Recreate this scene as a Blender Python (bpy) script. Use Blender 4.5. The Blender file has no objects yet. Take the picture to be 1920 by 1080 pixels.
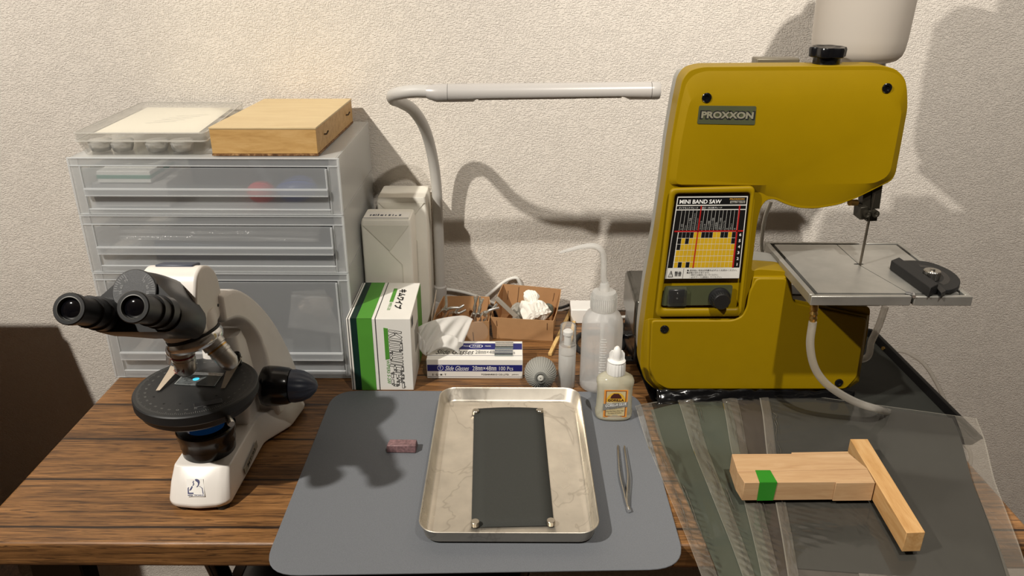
import bpy, bmesh, math, random
from mathutils import Vector, Matrix
from math import sin, cos, pi, radians as rad
random.seed(7)
SC = bpy.context.scene
COL = SC.collection

# ------------------------------------------------------------------ camera
CAM_H, PITCH, ROLL, FPX = 0.610, rad(23.25), rad(-0.2), 1464.0
_f = Vector((0, cos(PITCH), -sin(PITCH))); _u = Vector((0, sin(PITCH), cos(PITCH))); _x = Vector((1, 0, 0))
_r = _x * cos(ROLL) - _u * sin(ROLL); _up = _x * sin(ROLL) + _u * cos(ROLL)
cam_d = bpy.data.cameras.new('camera'); cam = bpy.data.objects.new('camera', cam_d); COL.objects.link(cam)
cam_d.sensor_width = 36.0; cam_d.lens = FPX / 1920 * 36; cam_d.clip_start = 0.02; cam_d.clip_end = 50
_m = Matrix((( _r.x, _up.x, -_f.x, 0), (_r.y, _up.y, -_f.y, 0), (_r.z, _up.z, -_f.z, CAM_H), (0, 0, 0, 1)))
cam.matrix_world = _m
SC.camera = cam

# ------------------------------------------------------------------ view, world, lamps
SC.view_settings.view_transform = 'Standard'; SC.view_settings.look = 'None'
SC.view_settings.gamma = 1.0; SC.view_settings.use_curve_mapping = False
SC.view_settings.exposure = 0.0
SC.cycles.transparent_max_bounces = 24; SC.cycles.max_bounces = 10; SC.cycles.diffuse_bounces = 4
SC.cycles.sample_clamp_indirect = 4.0
SC.cycles.caustics_reflective = False
wd = bpy.data.worlds.new('world'); SC.world = wd; wd.use_nodes = True
wd.node_tree.nodes['Background'].inputs[0].default_value = (1.0, 0.9, 0.78, 1)
wd.node_tree.nodes['Background'].inputs[1].default_value = 0.10
def lamp(name, loc, power, color, radius, target=None, angle=None, blend=0.5):
    d = bpy.data.lights.new(name, 'SPOT' if target else 'POINT'); d.energy = power; d.color = color; d.shadow_soft_size = radius
    o = bpy.data.objects.new(name, d); o.location = loc; COL.objects.link(o)
    if target:
        d.spot_size = rad(angle); d.spot_blend = blend
        o.rotation_euler = (Vector(target) - Vector(loc)).to_track_quat('-Z', 'Y').to_euler()
    return o
WARM = (1.0, 0.942, 0.85)
lamp('ceiling_spot_left', (-1.12, 0.02, 1.56), 152, WARM, 0.022, (-0.45, 0.75, 0.0), 150, 0.35)
lamp('ceiling_spot_left_beam', (-1.12, 0.02, 1.575), 26, (1.0, 0.93, 0.72), 0.03, (-0.335, 1.325, 0.455), 17, 1.0)
lamp('ceiling_spot_right', (0.37, 0.05, 1.60), 99, WARM, 0.022, (0.98, 1.325, 0.32), 96, 0.9)

# ------------------------------------------------------------------ placing helpers: a sight line met with a real plane of the room
def _ray(px, py):
    X = (px - 960) / FPX; U = (540 - py) / FPX
    return _f + _r * X + _up * U
_O = Vector((0, 0, CAM_H))
def pz(px, py, z=0.0):
    d = _ray(px, py); return _O + d * ((z - CAM_H) / d.z)
def py_(px, py, y):
    d = _ray(px, py); return _O + d * (y / d.y)
def onp(px, py, p0, n):
    d = _ray(px, py); n = Vector(n); return _O + d * ((Vector(p0) - _O).dot(n) / d.dot(n))
def px_(px, py, x):
    d = _ray(px, py); return _O + d * (x / d.x)

# ------------------------------------------------------------------ things, parts
def tag(o, label=None, cat=None, group=None, kind=None):
    if label: o['label'] = label
    if cat: o['category'] = cat
    if group: o['group'] = group
    if kind: o['kind'] = kind
    return o
def thing(name, label, cat, loc=(0, 0, 0), group=None):
    o = bpy.data.objects.new(name, None); o.empty_display_size = 0.02; COL.objects.link(o); o.location = loc
    return tag(o, label, cat, group)
def root_loc(p):
    while p.parent: p = p.parent
    return Vector(p.location)
def dup(root, delta, label, rz=0.0, group=None):
    r = root.copy(); COL.objects.link(r); r.location = Vector(root.location) + Vector(delta); r.rotation_euler = (0, 0, rz)
    r['label'] = label
    if group: r['group'] = group
    for ch in list(root.children):
        c = ch.copy(); COL.objects.link(c); c.parent = r
        for g in ch.children:
            d = g.copy(); COL.objects.link(d); d.parent = c
    return r

def frame(axis, ref=None):
    a = Vector(axis).normalized()
    ref = Vector(ref) if ref else (Vector((0, 0, 1)) if abs(a.z) < 0.9 else Vector((1, 0, 0)))
    u = ref.cross(a)
    if u.length < 1e-6: u = Vector((1, 0, 0)).cross(a)
    u.normalize(); v = a.cross(u)
    return u, v, a

class G:
    """collects faces, then becomes one mesh object"""
    def __init__(s): s.v = []; s.f = []; s.mi = []; s.m = 0
    def mat(s, i): s.m = i; return s
    def add(s, vs, fs):
        o = len(s.v); s.v += [Vector(p) for p in vs]
        for f in fs: s.f.append([i + o for i in f]); s.mi.append(s.m)
        return s
    def box(s, x0, x1, y0, y1, z0, z1):
        vs = [(x, y, z) for z in (z0, z1) for y in (y0, y1) for x in (x0, x1)]
        return s.add(vs, [(0, 2, 3, 1), (4, 5, 7, 6), (0, 1, 5, 4), (2, 6, 7, 3), (0, 4, 6, 2), (1, 3, 7, 5)])
    def prism(s, a, b):
        n = len(a)
        return s.add(list(a) + list(b), [tuple(range(n))[::-1], tuple(range(n, 2 * n))] + [(i, (i + 1) % n, n + (i + 1) % n, n + i) for i in range(n)])
    def extrude(s, loop, vec):
        vec = Vector(vec); return s.prism([Vector(p) for p in loop], [Vector(p) + vec for p in loop])
    def poly(s, pts): return s.add(pts, [tuple(range(len(pts)))])
    def loft(s, loops, cap0=True, cap1=True, closed=True):
        n = len(loops[0]); vs = [p for l in loops for p in l]; fs = []
        for k in range(len(loops) - 1):
            for i in range(n if closed else n - 1):
                j = (i + 1) % n
                fs.append((k * n + i, k * n + j, (k + 1) * n + j, (k + 1) * n + i))
        if cap0: fs.append(tuple(range(n))[::-1])
        if cap1: fs.append(tuple(range((len(loops) - 1) * n, len(loops) * n)))
        return s.add(vs, fs)
    def lathe(s, prof, origin, axis=(0, 0, 1), n=32, sx=1.0, sy=1.0, cap0=True, cap1=True, ref=None):
        u, v, a = frame(axis, ref); o = Vector(origin)
        loops = [[o + a * h + u * (r * sx * cos(2 * pi * i / n)) + v * (r * sy * sin(2 * pi * i / n)) for i in range(n)] for r, h in prof]
        return s.loft(loops, cap0, cap1)
    def tube(s, path, r, n=12, caps=True):
        path = [Vector(p) for p in path]; loops = []
        N = len(path); rs = r if isinstance(r, (list, tuple)) else [r] * N
        u = None
        for k, p in enumerate(path):
            t = (path[min(k + 1, N - 1)] - path[max(k - 1, 0)]).normalized()
            if u is None: u = frame(t)[0]
            u = (u - t * u.dot(t))
            if u.length < 1e-6: u = frame(t)[0]
            u.normalize(); v = t.cross(u)
            loops.append([p + (u * cos(2 * pi * i / n) + v * sin(2 * pi * i / n)) * rs[k] for i in range(n)])
        return s.loft(loops, caps, caps)
    def grid(s, rows):
        n = len(rows[0]); vs = [p for r in rows for p in r]
        return s.add(vs, [(k * n + i, k * n + i + 1, (k + 1) * n + i + 1, (k + 1) * n + i) for k in range(len(rows) - 1) for i in range(n - 1)])
    def text(s, body, O, U, V, keep=False, bold=0.0, shear=0.0):
        """letters fitted into the rectangle O, O+U, O+V"""
        c = bpy.data.curves.new('t', 'FONT'); c.body = body; c.size = 1.0; c.offset = bold; c.shear = shear; c.resolution_u = 3
        ob = bpy.data.objects.new('t', c); COL.objects.link(ob)
        dg = bpy.context.evaluated_depsgraph_get(); dg.update()
        me = bpy.data.meshes.new_from_object(ob.evaluated_get(dg))
        vs = [v.co.copy() for v in me.vertices]; fs = [tuple(p.vertices) for p in me.polygons]
        bpy.data.objects.remove(ob); bpy.data.curves.remove(c); bpy.data.meshes.remove(me)
        if not vs: return s
        x0 = min(v.x for v in vs); x1 = max(v.x for v in vs); y0 = min(v.y for v in vs); y1 = max(v.y for v in vs)
        O = Vector(O); U = Vector(U); V = Vector(V)
        sx = 1 / max(x1 - x0, 1e-6); sy = 1 / max(y1 - y0, 1e-6)
        return s.add([O + U * ((v.x - x0) * sx) + V * ((v.y - y0) * sy) for v in vs], fs)
    def build(s, name, mats, parent=None, bevel=0.0, seg=2, smooth=35, label=None, solid=0.0, sub=0, local=False, weld=False, recalc=True):
        off = Vector((0, 0, 0)) if (parent is None or local) else root_loc(parent)
        me = bpy.data.meshes.new(name)
        me.from_pydata([tuple(p - off) for p in s.v], [], s.f)
        if not isinstance(mats, (list, tuple)): mats = [mats]
        for m in mats: me.materials.append(m)
        me.polygons.foreach_set('material_index', [min(i, len(mats) - 1) for i in s.mi])
        bm = bmesh.new(); bm.from_mesh(me)
        if weld: bmesh.ops.remove_doubles(bm, verts=bm.verts, dist=1e-5)
        if recalc: bmesh.ops.recalc_face_normals(bm, faces=bm.faces)
        bm.to_mesh(me); bm.free()
        if smooth:
            me.polygons.foreach_set('use_smooth', [True] * len(me.polygons))
            me.set_sharp_from_angle(angle=rad(smooth))
        me.update()
        o = bpy.data.objects.new(name, me); COL.objects.link(o)
        if parent: o.parent = parent
        if label: o['label'] = label
        if solid:
            md = o.modifiers.new('s', 'SOLIDIFY'); md.thickness = solid; md.offset = 0
        if bevel:
            md = o.modifiers.new('b', 'BEVEL'); md.width = bevel; md.segments = seg; md.limit_method = 'ANGLE'; md.angle_limit = rad(30); md.harden_normals = False
        if sub:
            md = o.modifiers.new('u', 'SUBSURF'); md.levels = sub; md.render_levels = sub
        return o
def spline(pts, n=6):
    """Catmull-Rom through points"""
    P = [Vector(p) for p in pts]; P = [P[0] * 2 - P[1]] + P + [P[-1] * 2 - P[-2]]; out = []
    for i in range(1, len(P) - 2):
        a, b, c, d = P[i - 1:i + 3]
        for k in range(n):
            t = k / n
            out.append(0.5 * ((2 * b) + (c - a) * t + (2 * a - 5 * b + 4 * c - d) * t * t + (3 * b - a - 3 * c + d) * t ** 3))
    out.append(P[-2]); return out
def rrect(cx, cy, w, h, r, z, n=6):
    out = []
    for k, (sx, sy) in enumerate(((1, 1), (-1, 1), (-1, -1), (1, -1))):
        for i in range(n + 1):
            a = pi / 2 * (k + i / n)
            out.append(Vector((cx + sx * (w / 2 - r) + r * cos(a), cy + sy * (h / 2 - r) + r * sin(a), z)))
    return out
def round_poly(pts, r, n=5):
    """rounded corners on a closed polygon of 3D points"""
    out = []; N = len(pts); pts = [Vector(p) for p in pts]
    rr = r if isinstance(r, (list, tuple)) else [r] * N
    for i in range(N):
        p = pts[i]; a = pts[i - 1] - p; b = pts[(i + 1) % N] - p
        d = min(rr[i], a.length * 0.45, b.length * 0.45)
        p0 = p + a.normalized() * d; p1 = p + b.normalized() * d
        for k in range(n + 1):
            t = k / n; out.append(p0 * (1 - t) ** 2 + p * 2 * t * (1 - t) + p1 * t * t)
    return out

# ------------------------------------------------------------------ materials
def lin(c):
    return tuple((x / 255 / 12.92) if x / 255 <= 0.04045 else ((x / 255 + 0.055) / 1.055) ** 2.4 for x in c)
def nodes(name):
    m = bpy.data.materials.new(name); m.use_nodes = True; nt = m.node_tree; nt.nodes.clear()
    out = nt.nodes.new('ShaderNodeOutputMaterial'); return m, nt, out
def N(nt, kind, **kw):
    n = nt.nodes.new('ShaderNode' + kind)
    for k, v in kw.items():
        if k in n.inputs: n.inputs[k].default_value = v
        else: setattr(n, k, v)
    return n
def coords(nt, scale=(1, 1, 1), rot=(0, 0, 0)):
    tc = N(nt, 'TexCoord'); mp = N(nt, 'Mapping'); mp.inputs['Scale'].default_value = scale; mp.inputs['Rotation'].default_value = rot
    nt.links.new(tc.outputs['Object'], mp.inputs['Vector']); return mp.outputs['Vector']
def noise(nt, vec, scale, detail=3, rough=0.55, dist=0.0):
    n = N(nt, 'TexNoise'); n.inputs['Scale'].default_value = scale; n.inputs['Detail'].default_value = detail
    n.inputs['Roughness'].default_value = rough; n.inputs['Distortion'].default_value = dist
    nt.links.new(vec, n.inputs['Vector']); return n.outputs['Fac']
def ramp(nt, fac, stops):
    r = N(nt, 'ValToRGB'); e = r.color_ramp.elements
    while len(e) < len(stops): e.new(0.5)
    for k, (p, c) in enumerate(stops):
        e[k].position = p; e[k].color = (c[0], c[1], c[2], 1) if isinstance(c, (tuple, list)) else (c, c, c, 1)
    nt.links.new(fac, r.inputs['Fac']); return r.outputs['Color']
def bump(nt, h, strength, dist):
    b = N(nt, 'Bump'); b.inputs['Strength'].default_value = strength; b.inputs['Distance'].default_value = dist
    nt.links.new(h, b.inputs['Height']); return b.outputs['Normal']
def mixc(nt, fac, a, b, mode='MIX'):
    n = N(nt, 'Mix', data_type='RGBA', blend_type=mode)
    for sock, v in ((0, fac), (6, a), (7, b)):
        if hasattr(v, 'is_linked'): nt.links.new(v, n.inputs[sock])
        elif isinstance(v, (int, float)): n.inputs[sock].default_value = v
        else: n.inputs[sock].default_value = (v[0], v[1], v[2], 1)
    return n.outputs[2]
def math_(nt, op, a, b=0.0):
    n = N(nt, 'Math', operation=op)
    for i, v in enumerate((a, b)):
        if hasattr(v, 'is_linked'): nt.links.new(v, n.inputs[i])
        else: n.inputs[i].default_value = v
    return n.outputs[0]
def simple(name, rgb, rough=0.5, metal=0.0, spec=0.5, var=0.06, vscale=40, bmp=0.0, bscale=400, coat=0.0, stretch=(1, 1, 1), rvar=0.0, emit=None):
    """principled with a little procedural variation of tone and grain"""
    m, nt, out = nodes(name); b = N(nt, 'BsdfPrincipled'); c = lin(rgb)
    v = coords(nt, stretch)
    col = ramp(nt, noise(nt, v, vscale, 4), [(0.3, tuple(x * (1 - var) for x in c)), (0.7, tuple(min(1, x * (1 + var)) for x in c))])
    nt.links.new(col, b.inputs['Base Color'])
    b.inputs['Roughness'].default_value = rough; b.inputs['Metallic'].default_value = metal
    b.inputs['Specular IOR Level'].default_value = spec; b.inputs['Coat Weight'].default_value = coat
    if rvar:
        r = ramp(nt, noise(nt, v, vscale * 0.6, 5), [(0.3, max(0, rough - rvar)), (0.7, min(1, rough + rvar))]); nt.links.new(r, b.inputs['Roughness'])
    if bmp: nt.links.new(bump(nt, noise(nt, v, bscale, 2), bmp, 0.0006), b.inputs['Normal'])
    if emit:
        b.inputs['Emission Color'].default_value = (*emit[0], 1); b.inputs['Emission Strength'].default_value = emit[1]
    nt.links.new(b.outputs[0], out.inputs[0]); return m
def frosted(name, rgb, clear=0.4, rough=0.3, trans=0.5, gloss=0.35, blend=0.18, blur=0.0, bmp=0.0, bscale=60, bstretch=(1, 1, 1), haze_var=0.0):
    """milky or clear plastic: part see-through, part scattering, glossy skin"""
    m, nt, out = nodes(name); c = (*lin(rgb), 1)
    df = N(nt, 'BsdfDiffuse'); df.inputs['Color'].default_value = c
    tl = N(nt, 'BsdfTranslucent'); tl.inputs['Color'].default_value = c
    tr = N(nt, 'BsdfTransparent'); tr.inputs['Color'].default_value = (0.995, 0.995, 0.99, 1)
    gl = N(nt, 'BsdfGlossy'); gl.inputs['Roughness'].default_value = rough; gl.inputs['Color'].default_value = (1, 1, 1, 1)
    m1 = N(nt, 'MixShader'); m1.inputs[0].default_value = trans; nt.links.new(df.outputs[0], m1.inputs[1]); nt.links.new(tl.outputs[0], m1.inputs[2])
    see = tr.outputs[0]
    if blur:
        rf = N(nt, 'BsdfRefraction'); rf.inputs['IOR'].default_value = 1.01; rf.inputs['Roughness'].default_value = 0.35; rf.inputs['Color'].default_value = (0.95, 0.95, 0.95, 1)
        mb = N(nt, 'MixShader'); mb.inputs[0].default_value = blur; nt.links.new(see, mb.inputs[1]); nt.links.new(rf.outputs[0], mb.inputs[2]); see = mb.outputs[0]
    m2 = N(nt, 'MixShader'); m2.inputs[0].default_value = clear; nt.links.new(m1.outputs[0], m2.inputs[1]); nt.links.new(see, m2.inputs[2])
    v = coords(nt, bstretch)
    if haze_var:
        hz = ramp(nt, noise(nt, v, bscale, 4), [(0.3, max(0, clear - haze_var)), (0.7, min(1, clear + haze_var))]); nt.links.new(hz, m2.inputs[0])
    lw = N(nt, 'LayerWeight'); lw.inputs['Blend'].default_value = blend
    fz = math_(nt, 'MULTIPLY', lw.outputs['Fresnel'], gloss)
    m3 = N(nt, 'MixShader'); nt.links.new(fz, m3.inputs[0]); nt.links.new(m2.outputs[0], m3.inputs[1]); nt.links.new(gl.outputs[0], m3.inputs[2])
    if bmp:
        nb = bump(nt, noise(nt, v, bscale, 3, 0.6, 0.4), bmp, 0.004)
        for q in (gl, lw): nt.links.new(nb, q.inputs['Normal'])
    nt.links.new(m3.outputs[0], out.inputs[0]); return m
def wood(name, dark, mid, light, axis='x', scale=1.0, rough=0.5, rings=9.0, stretch=14.0, bmp=0.15, spec=0.3):
    m, nt, out = nodes(name); b = N(nt, 'BsdfPrincipled')
    s = {'x': (1, stretch, stretch), 'y': (stretch, 1, stretch), 'z': (stretch, stretch, 1)}[axis]
    v = coords(nt, tuple(k * scale for k in s))
    n1 = noise(nt, v, rings, 5, 0.6, 0.6); n2 = noise(nt, v, rings * 5, 3, 0.6)
    f = math_(nt, 'ADD', math_(nt, 'MULTIPLY', n1, 0.75), math_(nt, 'MULTIPLY', n2, 0.25))
    nt.links.new(ramp(nt, f, [(0.33, lin(dark)), (0.5, lin(mid)), (0.68, lin(light))]), b.inputs['Base Color'])
    b.inputs['Roughness'].default_value = rough; b.inputs['Specular IOR Level'].default_value = spec
    nt.links.new(bump(nt, f, bmp, 0.001), b.inputs['Normal'])
    nt.links.new(b.outputs[0], out.inputs[0]); return m

def wallpaper():
    m, nt, out = nodes('woven_wallpaper'); b = N(nt, 'BsdfPrincipled')
    h = ramp(nt, noise(nt, coords(nt, (210, 210, 640)), 1.0, 2, 0.5, 0.2), [(0.30, 0.0), (0.52, 1.0)])
    w = ramp(nt, noise(nt, coords(nt, (640, 640, 210)), 1.0, 2, 0.5, 0.2), [(0.30, 0.0), (0.52, 1.0)])
    blot = ramp(nt, noise(nt, coords(nt, (60, 60, 60)), 1.0, 2), [(0.40, 0.35), (0.60, 1.0)])
    f = math_(nt, 'MULTIPLY', h, math_(nt, 'ADD', math_(nt, 'MULTIPLY', w, blot), math_(nt, 'SUBTRACT', 1.0, blot)))
    fine = noise(nt, coords(nt, (1, 1, 1)), 420, 3)
    hgt = math_(nt, 'ADD', f, math_(nt, 'MULTIPLY', fine, 0.18))
    base = ramp(nt, noise(nt, coords(nt, (3, 3, 3)), 1.0, 3), [(0.3, lin((224, 216, 206))), (0.7, lin((229, 221, 211)))])
    nt.links.new(base, b.inputs['Base Color']); b.inputs['Roughness'].default_value = 0.75; b.inputs['Specular IOR Level'].default_value = 0.25
    nt.links.new(bump(nt, hgt, 0.80, 0.0011), b.inputs['Normal'])
    nt.links.new(b.outputs[0], out.inputs[0]); return m
def desk_wood():
    m, nt, out = nodes('plank_print_desk_wood'); b = N(nt, 'BsdfPrincipled')
    tc = N(nt, 'TexCoord'); sp = N(nt, 'SeparateXYZ'); nt.links.new(tc.outputs['Object'], sp.inputs[0])
    y = sp.outputs['Y']
    wob = math_(nt, 'MULTIPLY', math_(nt, 'SUBTRACT', noise(nt, coords(nt, (5, 0.0, 0.0)), 1.0, 3), 0.5), 0.004)
    t = math_(nt, 'DIVIDE', math_(nt, 'ADD', math_(nt, 'SUBTRACT', y, 0.778), wob), 0.0885)
    fr = math_(nt, 'FRACT', math_(nt, 'ADD', t, 20.0)); cell = math_(nt, 'FLOOR', t)
    seam = ramp(nt, fr, [(0.0, 1.0), (0.035, 0.9), (0.05, 0.0), (1.0, 0.0)])
    cv = N(nt, 'CombineXYZ'); nt.links.new(math_(nt, 'MULTIPLY', cell, 3.71), cv.inputs[2]); nt.links.new(math_(nt, 'MULTIPLY', cell, 7.3), cv.inputs[0])
    ad = N(nt, 'VectorMath', operation='ADD'); nt.links.new(coords(nt, (4.5, 95, 95)), ad.inputs[0]); nt.links.new(cv.outputs[0], ad.inputs[1])
    g1 = noise(nt, ad.outputs[0], 1.6, 6, 0.66, 0.9)
    g2 = noise(nt, ad.outputs[0], 6.5, 4, 0.65, 0.3)
    blot = noise(nt, coords(nt, (4, 14, 14)), 1.0, 3)
    f = math_(nt, 'ADD', math_(nt, 'MULTIPLY', g1, 0.62), math_(nt, 'MULTIPLY', g2, 0.38))
    f = math_(nt, 'ADD', f, math_(nt, 'MULTIPLY', math_(nt, 'SUBTRACT', blot, 0.5), 0.34))
    col = ramp(nt, f, [(0.30, lin((44, 29, 17))), (0.42, lin((92, 63, 37))), (0.52, lin((130, 91, 53))), (0.66, lin((164, 118, 72)))])
    dk = ramp(nt, noise(nt, ad.outputs[0], 3.1, 3, 0.6, 1.2), [(0.37, 0.75), (0.42, 0.0)])
    col = mixc(nt, dk, col, lin((42, 26, 16)))
    col = mixc(nt, seam, col, lin((34, 22, 15)))
    nt.links.new(col, b.inputs['Base Color']); b.inputs['Roughness'].default_value = 0.42; b.inputs['Specular IOR Level'].default_value = 0.45
    nt.links.new(bump(nt, math_(nt, 'SUBTRACT', f, math_(nt, 'MULTIPLY', seam, 0.6)), 0.35, 0.0012), b.inputs['Normal'])
    nt.links.new(b.outputs[0], out.inputs[0]); return m

M = {}
M['wallpaper'] = wallpaper()
M['desk'] = desk_wood()
M['floor'] = wood('floor_wood', (70, 50, 34), (104, 76, 52), (130, 98, 70), 'x', 1.0, 0.5)
M['ceiling'] = simple('ceiling_paint', (150, 145, 138), 0.9)
M['plainwall'] = simple('plain_wall_paper', (124, 116, 107), 0.9)
M['black_metal'] = simple('black_powder_metal', (16, 16, 17), 0.45)
M['black_plastic'] = simple('black_plastic', (24, 24, 25), 0.42, bmp=0.1, bscale=900)
M['gloss_black'] = simple('gloss_black', (14, 14, 16), 0.18)
M['matte_black'] = simple('matte_black', (15, 15, 16), 0.6, bmp=0.1, bscale=1200)
M['rubber_black'] = simple('black_rubber', (22, 22, 23), 0.6)
M['white_enamel'] = simple('white_enamel', (232, 226, 219), 0.32, var=0.02)
M['white_plastic'] = simple('white_plastic', (234, 232, 228), 0.35, var=0.02)
M['chrome'] = simple('chrome', (222, 222, 222), 0.14, 0.88, var=0.03)
M['steel'] = simple('brushed_steel', (190, 186, 178), 0.3, 1.0, var=0.1, rvar=0.08)
M['slate'] = simple('slate_blue_plastic', (62, 68, 84), 0.4)
def stained_steel():
    m, nt, out = nodes('water_marked_steel'); b = N(nt, 'BsdfPrincipled'); c = lin((222, 214, 200))
    v = coords(nt, (1, 1, 1)); n1 = noise(nt, coords(nt, (9, 5, 9)), 1.0, 4, .6, .6)
    col = ramp(nt, noise(nt, v, 30, 4), [(0.3, tuple(x * .88 for x in c)), (0.7, tuple(min(1, x * 1.08) for x in c))])
    ln = ramp(nt, n1, [(0.488, 0.0), (0.497, 0.28), (0.506, 0.0)])
    col = mixc(nt, ln, col, lin((120, 104, 84)))
    ha = ramp(nt, n1, [(0.40, 0.24), (0.52, 0.40)])
    nt.links.new(col, b.inputs['Base Color']); nt.links.new(ha, b.inputs['Roughness']); b.inputs['Metallic'].default_value = .82
    nt.links.new(b.outputs[0], out.inputs[0]); return m
M['ink'] = simple('black_ink', (18, 18, 20), 0.6)
M['white_ink'] = simple('white_ink', (235, 235, 232), 0.6)
M['grey_ink'] = simple('grey_ink', (120, 120, 118), 0.6)
# ================================================================== the setting
DF, DB, DL, DR, WALL = 0.690, 1.316, -0.614, 0.600, 1.325
def struct(g, name, m, **k):
    o = g.build(name, m, **k); o['kind'] = 'structure'; return o
FL, CE = -0.72, 1.70
struct(G().box(-2.3, 2.4, WALL, WALL + 0.1, FL, CE), 'wall_back', M['wallpaper'], smooth=0)
struct(G().box(-2.4, -2.3, -2.6, WALL + 0.1, FL, CE), 'wall_left', M['plainwall'], smooth=0)
struct(G().box(2.4, 2.5, -2.6, WALL + 0.1, FL, CE), 'wall_right', M['plainwall'], smooth=0)
struct(G().box(-2.4, 2.5, -2.7, -2.6, FL, CE), 'wall_front', M['plainwall'], smooth=0)
struct(G().box(-2.4, 2.5, -2.7, WALL + 0.1, FL - 0.05, FL), 'floor', M['floor'], smooth=0)
struct(G().box(-2.4, 2.5, -2.7, WALL + 0.1, CE, CE + 0.05), 'ceiling', M['ceiling'], smooth=0)
struct(G().box(-2.3, 2.4, WALL - 0.012, WALL, FL, FL + 0.06), 'baseboard_back', M['white_plastic'], bevel=0.003)

# unseen block added left of the desk to cast the dark wall shadow
blocker = thing('shadow_blocker', 'unseen dark block added left of the desk to shade the wall', 'shadow_blocker', (-1.20, 1.03, FL))
G().box(-1.52, -0.892, 0.96, 1.10, FL + 0.0, 0.215).build('body', M['floor'], blocker, bevel=0.004)
G().box(-1.53, -0.900, 0.95, 1.105, 0.2155, 0.233).build('blocker_top', M['floor'], blocker, bevel=0.003)
for k in range(2): G().box(-1.51 + 0.31 * k, -1.208 + 0.31 * k, 0.946, 0.9595, FL + 0.06, 0.20).build('blocker_panel', M['floor'], blocker, bevel=0.003)

# ================================================================== desk
dk = thing('desk', 'wide desk with a brown plank-pattern top and black steel legs', 'desk', (0, 1.0, FL))
G().box(DL, DR, DF, DB, -0.034, 0.0).build('desktop', M['desk'], dk, bevel=0.005, seg=3)
for sx in (-1, 1):
    xc = -0.530 if sx < 0 else 0.516
    for yy in (0.705, 1.24):
        G().box(xc - 0.030, xc + 0.030, yy, yy + 0.03, FL, -0.0345).build('leg', M['black_metal'], dk, bevel=0.002)
    G().box(xc - 0.02, xc + 0.02, 0.7355, 1.2395, -0.0645, -0.0355).build('side_rail', M['black_metal'], dk, bevel=0.002)
G().box(-0.50, 0.486, 1.245, 1.265, -0.0945, -0.0345).build('rear_rail', M['black_metal'], dk, bevel=0.002)

# chair pushed under the desk: only a glint of its armrest shows in the photo
ch = thing('desk_chair', 'black chair with a shiny armrest pushed under the desk', 'chair', (-0.20, 0.96, FL))
G().loft([rrect(-0.20, 0.96, 0.40, 0.36, 0.06, -0.30), rrect(-0.20, 0.96, 0.43, 0.39, 0.07, -0.27), rrect(-0.20, 0.96, 0.43, 0.39, 0.07, -0.24), rrect(-0.20, 0.96, 0.38, 0.34, 0.06, -0.22)]).build('seat', M['gloss_black'], ch)
for sx in (-1, 1):
    cx = -0.20 + sx * 0.20
    G().tube(spline([(cx, 0.86, -0.26), (cx + sx * 0.02, 0.85, -0.15), (cx + sx * 0.02, 0.82, -0.095), (cx + sx * 0.02, 0.95, -0.085), (cx + sx * 0.02, 1.06, -0.12), (cx, 1.07, -0.26)], 6), 0.014).build('armrest', M['gloss_black'], ch)
G().lathe([(0.028, 0), (0.028, 0.33)], (-0.20, 0.96, FL + 0.08)).build('column', M['chrome'], ch)
for k in range(5):
    a = 2 * pi * k / 5 + 0.3
    G().tube([(-0.20 + 0.02 * cos(a), 0.96 + 0.02 * sin(a), FL + 0.09), (-0.20 + 0.24 * cos(a), 0.96 + 0.24 * sin(a), FL + 0.055)], [0.02, 0.013]).build('base_arm', M['black_metal'], ch)
    G().lathe([(0.004, -0.012), (0.027, -0.012), (0.027, 0.012), (0.004, 0.012)], (-0.20 + 0.24 * cos(a), 0.96 + 0.24 * sin(a), FL + 0.027), (cos(a + pi / 2), sin(a + pi / 2), 0), 18).build('caster', M['rubber_black'], ch)

# ================================================================== grey mat
cornersM = [pz(612, 733, 0.002), pz(1192, 733, 0.002), pz(1282, 1066, 0.002), pz(508, 1084, 0.002)]
lp = round_poly([(-0.268, 1.021, 0), (0.190, 1.020, 0), (0.190, 0.652, 0), (-0.266, 0.640, 0)], 0.042, 8)
G().prism([p + Vector((0, 0, 0.0004)) for p in lp], [p + Vector((0, 0, 0.0024)) for p in lp]).build('desk_mat', simple('grey_mat_felt', (114, 117, 122), 0.75, var=0.09, vscale=900, bmp=0.3, bscale=1500, spec=0.2), bevel=0.0007)
tag(bpy.data.objects['desk_mat'], 'grey rounded desk mat lying under the steel tray', 'mat')
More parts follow.
